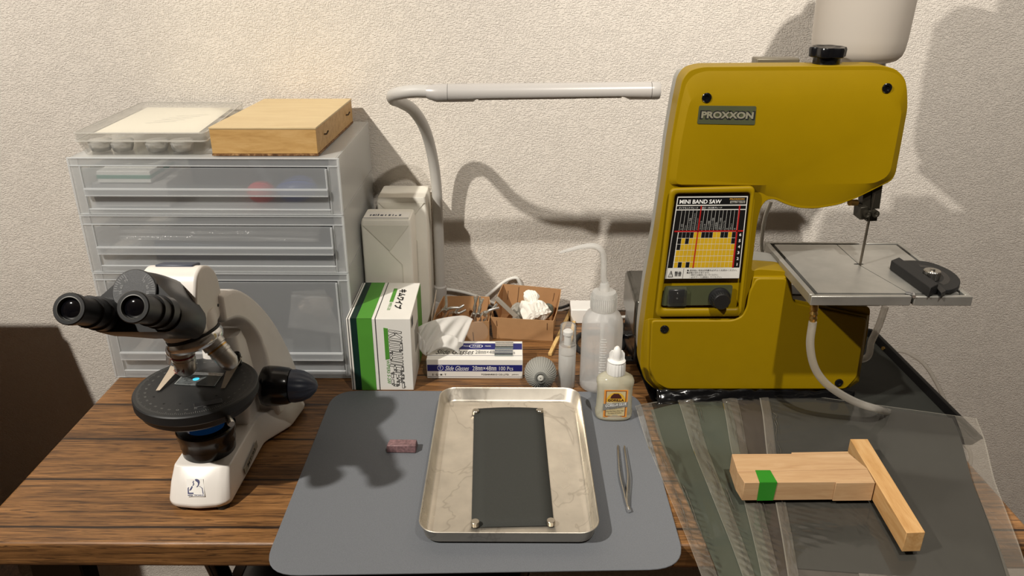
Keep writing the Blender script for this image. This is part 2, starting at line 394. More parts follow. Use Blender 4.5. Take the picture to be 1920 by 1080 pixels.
# ================================================================== stack of translucent drawer cases
FROST_SHELL = frosted('frosted_shell', (246, 247, 246), clear=0.60, rough=0.25, trans=0.2, gloss=0.4)
FROST = frosted('frosted_polypropylene', (242, 246, 250), clear=0.78, rough=0.25, trans=0.25, gloss=0.4, blur=0.30)
FROST_EDGE = frosted('frosted_plastic_edge', (246, 249, 251), clear=0.42, rough=0.3, trans=0.4, gloss=0.4)
FROST_COL = frosted('frosted_column', (242, 245, 248), clear=0.70, rough=0.25, trans=0.4, gloss=0.4)
DX0, DX1, DY0, DY1 = -0.614, -0.243, 1.0606, 1.3205
def zf(py): return py_(400, py, DY0).z
def drawer_case(z0, z1, rim_top, lip_hi, lip_lo, band, label):
    t = thing('drawer_case', label, 'storage drawer', ((DX0 + DX1) / 2, (DY0 + DY1) / 2, z0), 'stacked drawer cases')
    W = 0.0022; g = G()
    x0, x1, y0, y1 = DX0, DX1, DY0 + 0.004, DY1
    z1 -= 0.0006
    g.box(x0, x0 + W, y0, y1, z0, z1); g.box(x1 - W, x1, y0, y1, z0, z1)
    g.box(x0 + W, x1 - W, y0, y1, z1 - W, z1); g.box(x0 + W, x1 - W, y0, y1, z0, z0 + W)
    g.box(x0 + W, x1 - W, y1 - W, y1, z0 + W, z1 - W)
    g.build('shell', FROST_SHELL, t, bevel=0.0008, smooth=30)
    e = G(); fr = 0.0015
    e.box(DX0 - 0.003, DX1 + 0.003, DY0, DY0 + 0.004, z1 - fr, z1 + 0.0002)
    e.box(DX0 - 0.003, DX1 + 0.003, DY0, DY0 + 0.004, rim_top - fr / 2, rim_top + fr / 2)
    e.box(DX0 - 0.003, DX0 + 0.0, DY0, DY0 + 0.004, z0, z1 - fr); e.box(DX1, DX1 + 0.003, DY0, DY0 + 0.004, z0, z1 - fr)
    e.box(DX0 + 0.012, DX0 + 0.014, DY0, DY0 + 0.004, z0 + fr, rim_top - fr / 2); e.box(DX1 - 0.014, DX1 - 0.012, DY0, DY0 + 0.004, z0 + fr, rim_top - fr / 2)
    e.box(DX0 - 0.003, DX1 + 0.003, DY0, DY0 + 0.004, z0, z0 + fr)
    e.box(DX0 + 0.0142, DX1 - 0.0142, DY0 - 0.0010, DY0 + 0.0020, band - 0.0009, band + 0.0009)
    e.mat(1)
    e.box(DX0 + 0.0142, DX1 - 0.0142, DY0 - 0.0006, DY0 + 0.0014, z0 + fr + 0.0003, band - 0.0012)
    for xa, xb in ((DX0 + 0.0002, DX0 + 0.0118), (DX1 - 0.0118, DX1 - 0.0002)): e.box(xa, xb, DY0 + 0.001, DY0 + 0.0025, z0 + fr, z1 - fr)
    e.build('front_frame', [FROST_EDGE, FROST_COL], t, bevel=0.0006)
    r = G(); r.box(DX0 + 0.0119, DX1 - 0.0119, DY0 + 0.0012, DY0 + 0.0032, rim_top + fr / 2, z1 - fr)
    r.build('top_rail', FROST, t)
    dr = G(); a, b = DX0 + 0.016, DX1 - 0.016
    dr.box(a, b, DY0 - 0.001, DY0 + 0.001, lip_lo, rim_top - 0.002)
    dr.mat(1).box(a, b, DY0 + 0.0026, DY0 + 0.0042, z0 + 0.0085, lip_lo - 0.0012); dr.mat(0)
    dr.box(a, a + W, DY0 + 0.001, DY1 - 0.012, lip_lo - 0.002, rim_top - 0.006); dr.box(b - W, b, DY0 + 0.001, DY1 - 0.012, lip_lo - 0.002, rim_top - 0.006)
    dr.box(a, b, DY0 + 0.001, DY1 - 0.012, z0 + 0.006, z0 + 0.008)
    dr.box(a, b, DY1 - 0.014, DY1 - 0.012, z0 + 0.008, rim_top - 0.006)
    d = dr.build('drawer', [FROST, FROST_COL], t, bevel=0.0006)
    h = G(); h.mat(1).box(a - 0.001, b + 0.001, DY0 - 0.006, DY0 - 0.0045, lip_lo + 0.0008, lip_hi - 0.0008); h.mat(0)
    h.box(a - 0.001, b + 0.001, DY0 - 0.006, DY0 - 0.001, lip_lo - 0.0007, lip_lo + 0.0007); h.box(a - 0.001, b + 0.001, DY0 - 0.006, DY0 - 0.001, lip_hi - 0.0011, lip_hi + 0.0011)
    h.box(b - 0.0012, b + 0.0012, DY0 - 0.003, DY0 + 0.001, lip_lo, rim_top - 0.003)
    h.build('finger_lip', [FROST_EDGE, FROST], d, bevel=0.0004)
    return t
zA, zB, zC = zf(404), zf(512), zf(296)
drawer_case(0.0003, zB - 0.0003, zf(526), zf(660), zf(672), zf(695), 'tall bottom case of the frosted drawer stack, plastic bags inside')
drawer_case(zB + 0.0003, zA - 0.0003, zf(422), zf(463), zf(475), zf(499), 'middle shallow case of the frosted drawer stack, dark sheet inside')
drawer_case(zA + 0.0003, zC, zf(312), zf(354), zf(366), zf(393), 'top shallow case of the frosted drawer stack, green striped carton inside')

# ---- things inside the drawers
DKGREY0 = simple('mid_grey_board', (176, 174, 172), 0.7)
fl1 = zA + 0.0092; fl2 = zB + 0.0092; fl3 = 0.0092
a = py_(183, 343, DY0 + 0.004); b = py_(279, 322, DY0 + 0.004)
c1 = thing('small_carton', 'white carton with a green stripe inside the top drawer', 'box', ((a.x + b.x) / 2, DY0 + 0.06, a.z))
tag(G().box(a.x - .012, b.x + .02, DY0 + 0.008, DY0 + 0.10, fl1, a.z - .0004).build('flat_box', DKGREY0, bevel=0.002), 'flat grey box under the green striped carton in the top drawer', 'box')
G().box(a.x, b.x, DY0 + 0.0058, DY0 + 0.09, a.z, b.z).build('carton_body', simple('white_card_inside', (246, 246, 242), 0.7), c1, bevel=0.0006)
hh = (b.z - a.z)
G().box(a.x - 0.0003, b.x + 0.0003, DY0 + 0.0052, DY0 + 0.0903, a.z + hh * 0.36, a.z + hh * 0.66).build('green_stripe', simple('green_stripe_print', (40, 140, 112), 0.6), c1)
def lump(name, cen, dims, mat, label, cat, seed=1, amp=0.25, sub=3, group=None, sharp=30):
    rnd = random.Random(seed); bm = bmesh.new(); bmesh.ops.create_icosphere(bm, subdivisions=sub, radius=1.0)
    dirs = [(Vector((rnd.gauss(0, 1), rnd.gauss(0, 1), rnd.gauss(0, 1))).normalized(), rnd.uniform(0.5, 1)) for _ in range(9)]
    for v in bm.verts:
        n = v.co.normalized(); k = 1.0
        for d, w in dirs: k += amp * 0.25 * w * sin(4.0 * n.dot(d) + w * 9)
        for d, w in dirs[:5]:
            q = n.dot(d)
            if q > 0.72: k *= (0.72 / q) ** (0.6 * min(1, amp * 3))
        v.co = Vector((n.x * dims[0], n.y * dims[1], n.z * dims[2])) * k
    zmin = min(v.co.z for v in bm.verts)
    g = G(); g.add([Vector(cen) + Vector((v.co.x, v.co.y, v.co.z - zmin)) for v in bm.verts], [[q.index for q in f.verts] for f in bm.faces]); bm.free()
    o = g.build(name, mat, smooth=sharp)
    return tag(o, label, cat, group)
RED = simple('red_plastic', (214, 30, 40), 0.4); BLUE = simple('blue_plastic', (38, 74, 150), 0.4); DKGREY = simple('dark_grey_board', (84, 88, 98), 0.7)
p = py_(490, 356, DY0 + 0.03); lump('plastic_ball', (p.x, DY0 + 0.031, fl1), (0.021, 0.02, 0.017), RED, 'red ball blurred behind the top drawer front', 'ball', 3, 0.05)
p = py_(545, 350, DY0 + 0.06); lump('plastic_bag', (p.x + 0.016, DY0 + 0.035, fl1), (0.034, 0.02, 0.020), BLUE, 'blue thing blurred at the right of the top drawer', 'bag', 5, 0.15)
tag(G().box(-0.505, -0.268, DY0 + 0.13, DY0 + 0.20, fl1, zf(318) - 0.008).build('storage_box', DKGREY, bevel=0.003), 'long dark grey box at the back of the top drawer', 'box')
tag(G().add([(-0.527, DY0 + 0.02, fl2), (-0.268, DY0 + 0.02, fl2), (-0.268, DY0 + 0.19, fl2), (-0.527, DY0 + 0.19, fl2), (-0.527, DY0 + 0.02, fl2 + 0.034), (-0.268, DY0 + 0.02, fl2 + 0.014), (-0.268, DY0 + 0.19, fl2 + 0.014), (-0.527, DY0 + 0.19, fl2 + 0.034)], [(0, 3, 2, 1), (4, 5, 6, 7), (0, 1, 5, 4), (1, 2, 6, 5), (2, 3, 7, 6), (3, 0, 4, 7)]).build('sheet_stack', simple('blue_grey_sheets', (86, 94, 108), 0.6), bevel=0.001), 'blue grey stack of sheets lying in the middle drawer', 'sheets')
CLEARBAG = frosted('crinkled_clear_bag', (235, 235, 235), clear=0.6, rough=0.12, trans=0.4, gloss=1.0, bmp=0.9, bscale=45)
def crumple_sheet(name, c00, c10, c01, c11, n, amp, mat, label, cat, seed=2, solid=0.0004, parent=None, freq=3.0):
    rnd = random.Random(seed); ph = [(rnd.uniform(-1, 1) * freq * 2, rnd.uniform(-1, 1) * freq * 2, rnd.uniform(0, 6.28), rnd.uniform(0.4, 1)) for _ in range(9)]
    c00, c10, c01, c11 = map(Vector, (c00, c10, c01, c11)); nrm = (c10 - c00).cross(c01 - c00).normalized(); rows = []
    for j in range(n + 1):
        v = j / n; row = []
        for i in range(n + 1):
            u = i / n; p = (c00 * (1 - u) + c10 * u) * (1 - v) + (c01 * (1 - u) + c11 * u) * v
            h = sum(w * abs(sin(a * u + b * v + f)) for a, b, f, w in ph) / 9 - 0.4
            row.append(p + nrm * (h * amp))
        rows.append(row)
    o = G().grid(rows).build(name, mat, parent, smooth=60, solid=solid)
    return o if parent else tag(o, label, cat)
crumple_sheet('plastic_bag', (-0.575, DY0 + 0.016, zf(458)), (-0.285, DY0 + 0.02, zf(462)), (-0.575, DY0 + 0.03, zf(428)), (-0.28, DY0 + 0.03, zf(426)), 24, 0.014, CLEARBAG, 'crinkled clear bag behind the middle drawer front', 'plastic bag', 4)
crumple_sheet('plastic_bag', (-0.555, DY0 + 0.016, zf(654)), (-0.45, DY0 + 0.02, zf(654)), (-0.545, DY0 + 0.05, zf(600)), (-0.45, DY0 + 0.05, zf(590)), 20, 0.02, CLEARBAG, 'crinkled clear bag at the left of the tall bottom drawer', 'plastic bag', 8)
lump('paper_bundle', (-0.305, DY0 + 0.05, zf(618)), (0.028, 0.02, 0.02), simple('beige_paper', (240, 222, 206), 0.8), 'beige bundle on the dark pouch in the bottom drawer', 'bundle', 11, 0.3)
crumple_sheet('plastic_bag', (-0.345, DY0 + 0.020, zf(625)), (-0.262, DY0 + 0.022, zf(640)), (-0.335, DY0 + 0.03, zf(560)), (-0.285, DY0 + 0.03, zf(556)), 20, 0.016, CLEARBAG, 'crinkled clear bag at the right of the tall bottom drawer', 'plastic bag', 9)
tag(G().box(-0.345, -0.29, DY0 + 0.028, DY0 + 0.10, fl3, zf(620)).build('pouch', simple('dark_pouch', (84, 86, 88), 0.6), bevel=0.006, seg=3), 'dark pouch standing in the bottom drawer under the bundle', 'pouch')
tag(G().box(-0.286, -0.262, DY0 + 0.03, DY0 + 0.10, fl3, zf(640)).build('pouch', simple('grey_pouch', (120, 120, 118), 0.6), bevel=0.006, seg=3), 'grey pouch at the right corner of the bottom drawer', 'pouch')
tag(G().box(-0.56, -0.27, DY0 + 0.18, DY0 + 0.22, fl3, zf(536)).build('folder', simple('blue_grey_folder', (92, 98, 110), 0.6), bevel=0.002), 'upright blue grey folder at the back of the bottom drawer', 'folder')

# ================================================================== clear parts case with tins
CLEAR = frosted('clear_styrene', (252, 250, 246), clear=0.945, rough=0.15, trans=0.4, gloss=0.35)
CLEARLID = frosted('clear_styrene_lid', (252, 250, 246), clear=0.89, rough=0.15, trans=0.4, gloss=0.35)
zt = zC + 0.0004
pc = thing('parts_case', 'clear plastic compartment case with white papers under its lid', 'case', (-0.525, 1.19, zt))
T = [Vector((-0.6035, 1.068, 0)), Vector((-0.4235, 1.071, 0)), Vector((-0.446, 1.306, 0)), Vector((-0.6125, 1.308, 0))]
B = [Vector((-0.598, 1.073, 0)), Vector((-0.431, 1.076, 0)), Vector((-0.452, 1.300, 0)), Vector((-0.606, 1.302, 0))]
def ring(P, z, r=0.008, s=0.0):
    c = sum(P, Vector()) / 4
    return round_poly([p + (c - p).normalized() * s + Vector((0, 0, z)) for p in P], r)
g = G(); g.loft([ring(B, zt, s=0.001), ring(T, zt + 0.0200)], True, False); g.loft([ring(B, zt + 0.0016, s=0.004), ring(T, zt + 0.0200, s=0.003)], True, False)
g.build('case_body', CLEAR, pc, smooth=40)
g = G()
for u in (0.44,):
    a0 = B[0].lerp(B[1], u); b0 = B[3].lerp(B[2], u)
    g.prism([a0 + Vector((-.0006, .005, zt + .002)), a0 + Vector((.0006, .005, zt + .002)), a0 + Vector((.0006, .005, zt + .0195)), a0 + Vector((-.0006, .005, zt + .0195))],
            [b0 + Vector((-.0006, -.005, zt + .002)), b0 + Vector((.0006, -.005, zt + .002)), b0 + Vector((.0006, -.005, zt + .0195)), b0 + Vector((-.0006, -.005, zt + .0195))])
for v in (0.34, 0.67):
    a0 = B[0].lerp(B[3], v); b0 = B[1].lerp(B[2], v)
    g.box(a0.x + 0.005, b0.x - 0.005, a0.y - .0006, a0.y + .0006, zt + .002, zt + .0195)
g.build('dividers', CLEAR, pc)
g = G(); g.loft([ring(T, zt + 0.0204, s=-0.0015), ring(T, zt + 0.031, s=-0.0015), ring(T, zt + 0.0325, s=0.002)], False, True); g.loft([ring(T, zt + 0.0204, s=-0.0002), ring(T, zt + 0.030, s=0.0005)], False, True)
g.build('case_lid', CLEARLID, pc, smooth=40)
e = G(); lp0 = ring(T, zt + 0.0200, s=-0.003); lp1 = ring(T, zt + 0.0200, s=0.0)
n = len(lp0); e.loft([lp0, [p + Vector((0, 0, .0014)) for p in lp0], [p + Vector((0, 0, .0014)) for p in lp1], lp1, lp0], False, False)
q0_ = ring(T, zt + 0.0312, s=-0.0022); q1_ = ring(T, zt + 0.0312, s=0.0002)
e.loft([q0_, [p + Vector((0, 0, .0012)) for p in q0_], [p + Vector((0, 0, .0012)) for p in q1_], q1_, q0_], False, False)
e.build('lid_edge', frosted('clear_edge', (240, 238, 232), clear=0.25, rough=0.2, gloss=0.5), pc)
PAPER = simple('white_paper', (246, 240, 224), 0.85, var=0.03, vscale=300)
g = G(); Pp = [T[0].lerp(T[2], .10), T[1].lerp(T[3], .10), T[2].lerp(T[0], .08), T[3].lerp(T[1], .08)]
g.prism([p + Vector((0, 0, zt + .0262)) for p in Pp], [p + Vector((0, 0, zt + .0268)) for p in Pp])
lab = tag(g.build('paper_sheet', PAPER), 'white paper sheet lying under the clear case lid', 'paper')
g = G(); rnd = random.Random(4)
for k in range(5):
    a0 = Pp[0].lerp(Pp[3], 0.35 + 0.07 * k); b0 = Pp[1].lerp(Pp[2], 0.35 + 0.07 * k); a1 = a0.lerp(b0, .32 + .05 * k); b1 = a0.lerp(b0, .60 + .06 * k)
    g.prism([a1 + Vector((0, 0, zt + .02685)), b1 + Vector((0, 0.012, zt + .02685)), b1 + Vector((0, 0.013, zt + .02685)), a1 + Vector((0, 0.001, zt + .02685))], [a1 + Vector((0, 0, zt + .0269)), b1 + Vector((0, 0.012, zt + .0269)), b1 + Vector((0, 0.013, zt + .0269)), a1 + Vector((0, 0.001, zt + .0269))])
g.build('pencil_stroke', M['grey_ink'], lab)
TIN = frosted('glass_dish', (252, 251, 248), clear=0.45, rough=0.08, trans=0.5, gloss=1.0); POW = simple('pale_powder', (236, 230, 220), 0.9)
dish = None
for k, (px, nm) in enumerate(((188, 'leftmost small round dish along the front of the clear case'), (229, 'second small round dish from the left in the clear case'), (294, 'third small round dish from the left in the clear case'), (341, 'rightmost small round dish along the front of the clear case'))):
    q = py_(px, 276, 1.092)
    if dish is None:
        dish = thing('sample_dish', nm, 'dish', (q.x, 1.094, zt + 0.0022), 'small dishes in the clear case'); first = q.x
        G().lathe([(0.0125, 0), (0.0148, 0.006), (0.0152, 0.012), (0.0142, 0.012), (0.0136, 0.006), (0.0115, 0.0012)], (q.x, 1.094, zt + 0.0022)).build('dish_body', TIN, dish)
        G().lathe([(0.0158, 0.010), (0.0158, 0.0145), (0.0146, 0.0150)], (q.x, 1.094, zt + 0.0022), cap0=False).build('dish_lid', TIN, dish)
        G().lathe([(0.0112, 0.0014), (0.0130, 0.005), (0.004, 0.007)], (q.x, 1.094, zt + 0.0022)).build('powder', POW, dish)
    else: dup(dish, (q.x - first, 0, 0), nm)

# ================================================================== wooden box
WBOX = wood('pale_box_wood', (176, 136, 82), (196, 156, 98), (208, 170, 114), 'x', 3.0, 0.5, 5.0, 6.0, 0.06)
WBOXTOP = wood('pale_box_lid_wood', (204, 178, 134), (212, 188, 144), (218, 196, 152), 'x', 3.0, 0.45, 3.0, 5.0, 0.04)
wb = thing('wooden_box', 'closed pale wooden box on top of the frosted drawer stack', 'box', (-0.34, 1.18, zC))
zb0 = zC + 0.0004
Lb = [Vector((-0.418, 1.071, 0)), Vector((-0.2705, 1.073, 0)), Vector((-0.2655, 1.305, 0)), Vector((-0.408, 1.300, 0))]
G().prism([p + Vector((0, 0, zb0)) for p in Lb], [p + Vector((0, 0, zb0 + 0.0025)) for p in Lb]).build('base_board', wood('dark_edge_ply', (74, 48, 30), (120, 84, 52), (190, 150, 104), 'x', 30, 0.6, 6, 1), wb)
ins = [Lb[0] + Vector((.0006, .0006, 0)), Lb[1] + Vector((-.0006, .0006, 0)), Lb[2] + Vector((-.0006, -.0006, 0)), Lb[3] + Vector((.0006, -.0006, 0))]
G().prism([p + Vector((0, 0, zb0 + 0.0027)) for p in ins], [p + Vector((0, 0, zb0 + 0.0365)) for p in ins]).build('box_body', WBOX, wb, bevel=0.0004)
G().prism([p + Vector((0, 0, zb0 + 0.0367)) for p in Lb], [p + Vector((0, 0, zb0 + 0.0395)) for p in Lb]).build('lid', WBOXTOP, wb, bevel=0.0005)
for v in (0.18, 0.80):
    q = Lb[1].lerp(Lb[2], v)
    G().tube([q + Vector((-0.004, 0, zb0 + 0.021)), q + Vector((0.003, 0.001, zb0 + 0.0215)), q + Vector((0.0045, 0.006, zb0 + 0.025))], 0.0011, 8).build('nail', simple('rusty_nail', (60, 44, 30), 0.5, 0.7), wb)

# ================================================================== wrapped paper packets behind the drawer stack
WRAP = simple('wrapping_paper', (242, 238, 227), 0.55, var=0.03, vscale=20, bmp=0.25, bscale=90)
WRAP2 = simple('wrapping_paper_flap', (232, 228, 216), 0.55, var=0.03)
def packet(x0, x1, y0, y1, h, label, seed, strip):
    t = thing('paper_packet', label, 'packet', ((x0 + x1) / 2, (y0 + y1) / 2, 0), 'wrapped paper packets beside the drawers')
    g = G(); c = [Vector((x0, y0, 0)), Vector((x1, y0, 0)), Vector((x1, y1, 0)), Vector((x0, y1, 0))]
    g.loft([round_poly([p + Vector((0, 0, z)) + (Vector(((x0 + x1) / 2, (y0 + y1) / 2, 0)) - p) * s for p in c], 0.005, 3) for z, s in ((0.0004, 0.02), (0.006, 0), (h * 0.5, -0.004), (h - 0.006, 0), (h, 0.05))])
    g.build('wrapped_body', WRAP, t, smooth=50, bevel=0.001)
    g = G(); xm = (x0 + x1) / 2; k = 0.0012
    g.prism([(x0 + .003, y0 - .0003, h - .008), (x1 - .003, y0 - .0003, h - .008), (xm + .004, y0 - .0003, h - .052)], [(x0 + .003, y0 - k, h - .008), (x1 - .003, y0 - k, h - .008), (xm + .004, y0 - k, h - .052)])
    g.build('front_flap', WRAP2, t, bevel=0.0003)
    g = G(); g.prism([(xm + .004, y0 - .0003, h - .054), (xm + .024, y0 - .0003, h - .075), (xm + .024, y0 - .0003, .01), (xm + .0225, y0 - .0003, .01), (xm + .0225, y0 - .0003, h - .074), (xm + .003, y0 - .0003, h - .053)],
                     [(xm + .004, y0 - k, h - .054), (xm + .024, y0 - k, h - .075), (xm + .024, y0 - k, .01), (xm + .0225, y0 - k, .01), (xm + .0225, y0 - k, h - .074), (xm + .003, y0 - k, h - .053)])
    g.build('fold', WRAP2, t)
    if strip:
        s = G(); s.box(x0 + .004, x1 - .004, y0 + .004, y1 - .02, h + .0004, h + .0012)
        sl = s.build('end_label', simple('packet_label', (240, 237, 230), 0.5), t)
        q = G(); q.box(x0 + .004, x1 - .004, y0 + .006, y0 + .0075, h + .0013, h + .0015)
        r = random.Random(3); xx = x0 + .012
        while xx < x1 - .02:
            w = r.uniform(.0015, .005); q.box(xx, xx + w, y0 + .018, y0 + .018 + r.uniform(.004, .009), h + .0013, h + .0015); xx += w + r.uniform(.0008, .004)
        q.build('label_print', M['slate'], sl)
    return t
packet(-0.2395, -0.160, 1.172, 1.232, 0.222, 'front white wrapped paper packet with a printed end label', 1, True)
packet(-0.224, -0.142, 1.238, 1.312, 0.239, 'rear taller wrapped paper packet nearest the wall', 2, False)

# ================================================================== lab wipe carton
WHITECARD = simple('white_card', (236, 233, 226), 0.55, var=0.015); GREEN = simple('leaf_green_print', (82, 150, 52), 0.5, var=0.03); DGREEN = simple('dark_green_print', (6, 40, 34), 0.5)
kx0, kx1, ky0, ky1, kh = -0.2415, -0.1480, 1.0255, 1.160, 0.1200
k_ = thing('wipes_carton', 'white and green lab wipe carton standing on end', 'carton', ((kx0 + kx1) / 2, (ky0 + ky1) / 2, 0))
kb = G().box(kx0, kx1, ky0, ky1, 0.0004, kh).build('carton_body', WHITECARD, k_, bevel=0.0008)
def X(u): return kx0 + (kx1 - kx0) * u
g = G(); e = 0.00035
def band(g, u0, u1):
    g.box(X(u0), X(u1), ky0 - e, ky0 - 0.00005, 0.0006, kh + e); g.box(X(u0), X(u1), ky0 - e, ky1, kh + 0.00005, kh + e)
g.mat(0); band(g, 0.163, 0.398); g.mat(1); band(g, 0.062, 0.163); g.mat(2); band(g, 0.022, 0.033); band(g, 0.447, 0.459)
g.mat(0); g.box(kx1 + 0.00005, kx1 + e, ky0 + 0.085, ky1 - 0.001, 0.001, kh - 0.001); g.mat(2); g.box(kx1 + .00005, kx1 + e, ky0 + 0.010, ky0 + 0.026, kh - 0.020, kh - 0.006)
g.build('printed_bands', [GREEN, DGREEN, M['ink']], kb)
g = G(); yk = ky0 - 0.0004
def kz(v): return kh * (1 - v)
g.mat(0); g.prism([(X(.575), yk + .0003, kz(.12)), (X(.64), yk + .0003, kz(.13)), (X(.64), yk + .0003, kz(.55)), (X(.575), yk + .0003, kz(.56))], [(X(.575), yk, kz(.12)), (X(.64), yk, kz(.13)), (X(.64), yk, kz(.55)), (X(.575), yk, kz(.56))])
# block letters drawn as broad strokes: dark outline, pale core
STROKES = [(.70, [[(0, 0), (0, 1)], [(.10, .48), (.30, .48), (.66, 1)], [(.30, .48), (.70, 0)]]),
           (.0, [[(0, 0), (0, 1)]]),
           (1.05, [[(0, 0), (0, 1), (.92, 1), (1.05, .86), (1.05, 0)], [(.52, .95), (.52, 0)]]),
           (1.05, [[(0, 1), (0, .14), (.13, 0), (1.05, 0), (1.05, 1)], [(.52, .05), (.52, 1)]]),
           (.0, [[(0, 0), (0, 1)]]),
           (.66, [[(0, -.08), (0, 1), (.54, 1), (.66, .86), (.66, .42), (.54, .30), (0, .30)]]),
           (.66, [[(.62, 0), (.13, 0), (0, .14), (0, .86), (.13, 1), (.54, 1), (.66, .86), (.66, .50), (.20, .50)]]),
           (.66, [[(0, 0), (.53, 0), (.66, .13), (.66, .38), (.53, .50), (.13, .50), (0, .62), (0, .87), (.13, 1), (.80, 1)]])]
adv = 0; place = []
for w_l, st in STROKES: place.append((adv, st)); adv += w_l + .42
adv -= .42
def logo(width, off):
    O_ = Vector((X(.668), yk - off, kz(.16))); U_ = Vector((0, 0, -kh * .755 / adv)); V_ = Vector((X(.835) - X(.668), 0, 0)); sh_ = Vector((0, 0, -kh * .022))
    for x_, st in place:
        for line in st:
            pts = [O_ + U_ * (x_ + a_) + V_ * b_ + sh_ * b_ for a_, b_ in line]
            for p_, q_ in zip(pts, pts[1:]):
                d_ = (q_ - p_).normalized(); n_ = d_.cross(Vector((0, 1, 0))) * width; e_ = d_ * width * .85
                g.add([p_ - n_ - e_, q_ - n_ + e_, q_ + n_ + e_, p_ + n_ - e_], [(0, 1, 2, 3)])
g.mat(1); logo(.00185, .0002)
g.mat(2); logo(.00112, .0005)
g.mat(0); g.text('WIPERS S-200', (X(.585), yk, kz(.57)), (0, 0, -kh * .33), ((kx1 - kx0) * .05, 0, 0), shear=0.2)
g.mat(1); g.text('®', (X(.845), yk, kz(.935)), (0, 0, -.0028), (.0028, 0, 0))
g.build('front_lettering', [GREEN, M['ink'], WHITECARD], kb, recalc=False)
g = G(); zt_ = kh + 0.0005; D = ky1 - ky0
def ty(v): return ky1 - D * v
g.mat(1); g.text('キムワイプ', (X(.685), ty(.20), zt_), (0, -D * .55, 0), ((kx1 - kx0) * .13, 0, 0), bold=0.05, shear=0.15)
g.mat(0); g.prism([(X(.585), ty(.18), zt_ - .0003), (X(.645), ty(.18), zt_ - .0003), (X(.645), ty(.56), zt_ - .0003), (X(.585), ty(.56), zt_ - .0003)], [(X(.585), ty(.18), zt_), (X(.645), ty(.18), zt_), (X(.645), ty(.56), zt_), (X(.585), ty(.56), zt_)])
g.text('WIPERS S-200', (X(.59), ty(.58), zt_), (0, -D * .20, 0), ((kx1 - kx0) * .05, 0, 0))
g.build('top_lettering', [GREEN, M['ink'], WHITECARD], kb, recalc=False)
# opening on the right side
G().box(kx1 - 0.0002, kx1 + 0.0003, ky0 + 0.038, ky0 + 0.080, 0.045, 0.082).build('slot', simple('slot_shade', (150, 146, 138), 0.8), kb)

TISSUE = frosted('thin_tissue', (244, 242, 238), clear=0.24, rough=0.8, trans=0.35, gloss=0.0)
def swatch(top, bot, n, ripple):
    tp = spline(top, 8); bp = spline(bot, 8); out = []
    m = min(len(tp), len(bp))
    for j in range(n + 1):
        v = j / n; row = []
        for i in range(m):
            p = tp[int(i * (len(tp) - 1) / (m - 1))].lerp(bp[int(i * (len(bp) - 1) / (m - 1))], v)
            row.append(p + Vector((0, ripple * sin(pi * v) * sin(i * .7 + 5 * v), ripple * sin(pi * v) * (1 + .5 * cos(i * .45 + 7 * v)))))
        out.append(row)
    return out
ti = thing('tissue', 'white tissue pulled out of the side of the wipe carton', 'tissue', (kx1 + 0.04, 1.097, 0.045))
tpx = [(784, 613, 1.098), (800, 605, 1.105), (822, 598, 1.113), (850, 593, 1.122), (872, 592, 1.128), (887, 598, 1.126)]
bpx = [(785, 640, 1.092), (790, 653, 1.088), (801, 661, 1.083), (826, 655, 1.085), (852, 657, 1.088), (868, 648, 1.095)]
G().grid(swatch([py_(*q) for q in tpx], [py_(*q) for q in bpx], 14, .0035)).build('upper_sheet', TISSUE, ti, smooth=60, solid=0.0002)
tpx = [(802, 662, 1.078), (812, 643, 1.080), (828, 631, 1.083), (845, 628, 1.084), (859, 635, 1.083)]
bpx = [(800, 666, 1.072), (815, 657, 1.070), (832, 651, 1.068), (848, 655, 1.069), (861, 664, 1.072)]
G().grid(swatch([py_(*q) for q in tpx], [py_(*q) for q in bpx], 10, .002)).build('folded_corner', TISSUE, ti, smooth=60, solid=0.0002)
tpx = [(783, 622, 1.086), (790, 632, 1.083), (797, 640, 1.081)]; bpx = [(785, 652, 1.080), (792, 662, 1.076), (800, 668, 1.074)]
G().grid(swatch([py_(*q) for q in tpx], [py_(*q) for q in bpx], 8, .003)).build('hanging_fold', TISSUE, ti, smooth=60, solid=0.0002)
# ================================================================== microscope
mi = thing('microscope', 'white and black binocular polarizing microscope with round stage', 'microscope', (-0.365, 0.86, 0))
AX, AY = -0.366, 0.800
WE = M['white_enamel']
# base: foot with a narrow nose in front, wider heel behind
g = G()
def bl_(s, zf):
    pts = [(-0.408 + s, 0.754), (-0.398 + s, 0.7455 + s), (-0.370, 0.7420 + s), (-0.343 - s, 0.7455 + s), (-0.333 - s, 0.754), (-0.330 - s, 0.880), (-0.304 - s, 0.920), (-0.297 - s, 0.972 - s), (-0.434 + s, 0.972 - s), (-0.428 + s, 0.920), (-0.409 + s, 0.880)]
    return round_poly([Vector((x, y, zf(x, y))) for x, y in pts], 0.007, 3)
def topz(x, y): return 0.0455 if y < 0.9 else 0.040
def bl_top(s, push):
    pts = [(-0.404 + s, 0.7745 + push), (-0.396 + s, 0.7735 + push), (-0.370, 0.7730 + push), (-0.345 - s, 0.7735 + push), (-0.337 - s, 0.7745 + push), (-0.335 - s, 0.880), (-0.312 - s, 0.922), (-0.306 - s, 0.965), (-0.425 + s, 0.965), (-0.419 + s, 0.922), (-0.403 + s, 0.880)]
    return round_poly([Vector((x, y, topz(x, y))) for x, y in pts], 0.007, 3)
L0 = bl_(0.0015, lambda x, y: 0.005); L1 = bl_(0.0, lambda x, y: 0.0105); L2 = bl_top(0.0, 0.0)
g.loft([L0, L1, [a_.lerp(b_, 0.5) + Vector((0, -0.0022 if a_.y < 0.76 else 0, 0.0015)) for a_, b_ in zip(L1, L2)], L2])
g.build('base', WE, mi, smooth=45, bevel=0.0035, seg=3)
g = G()
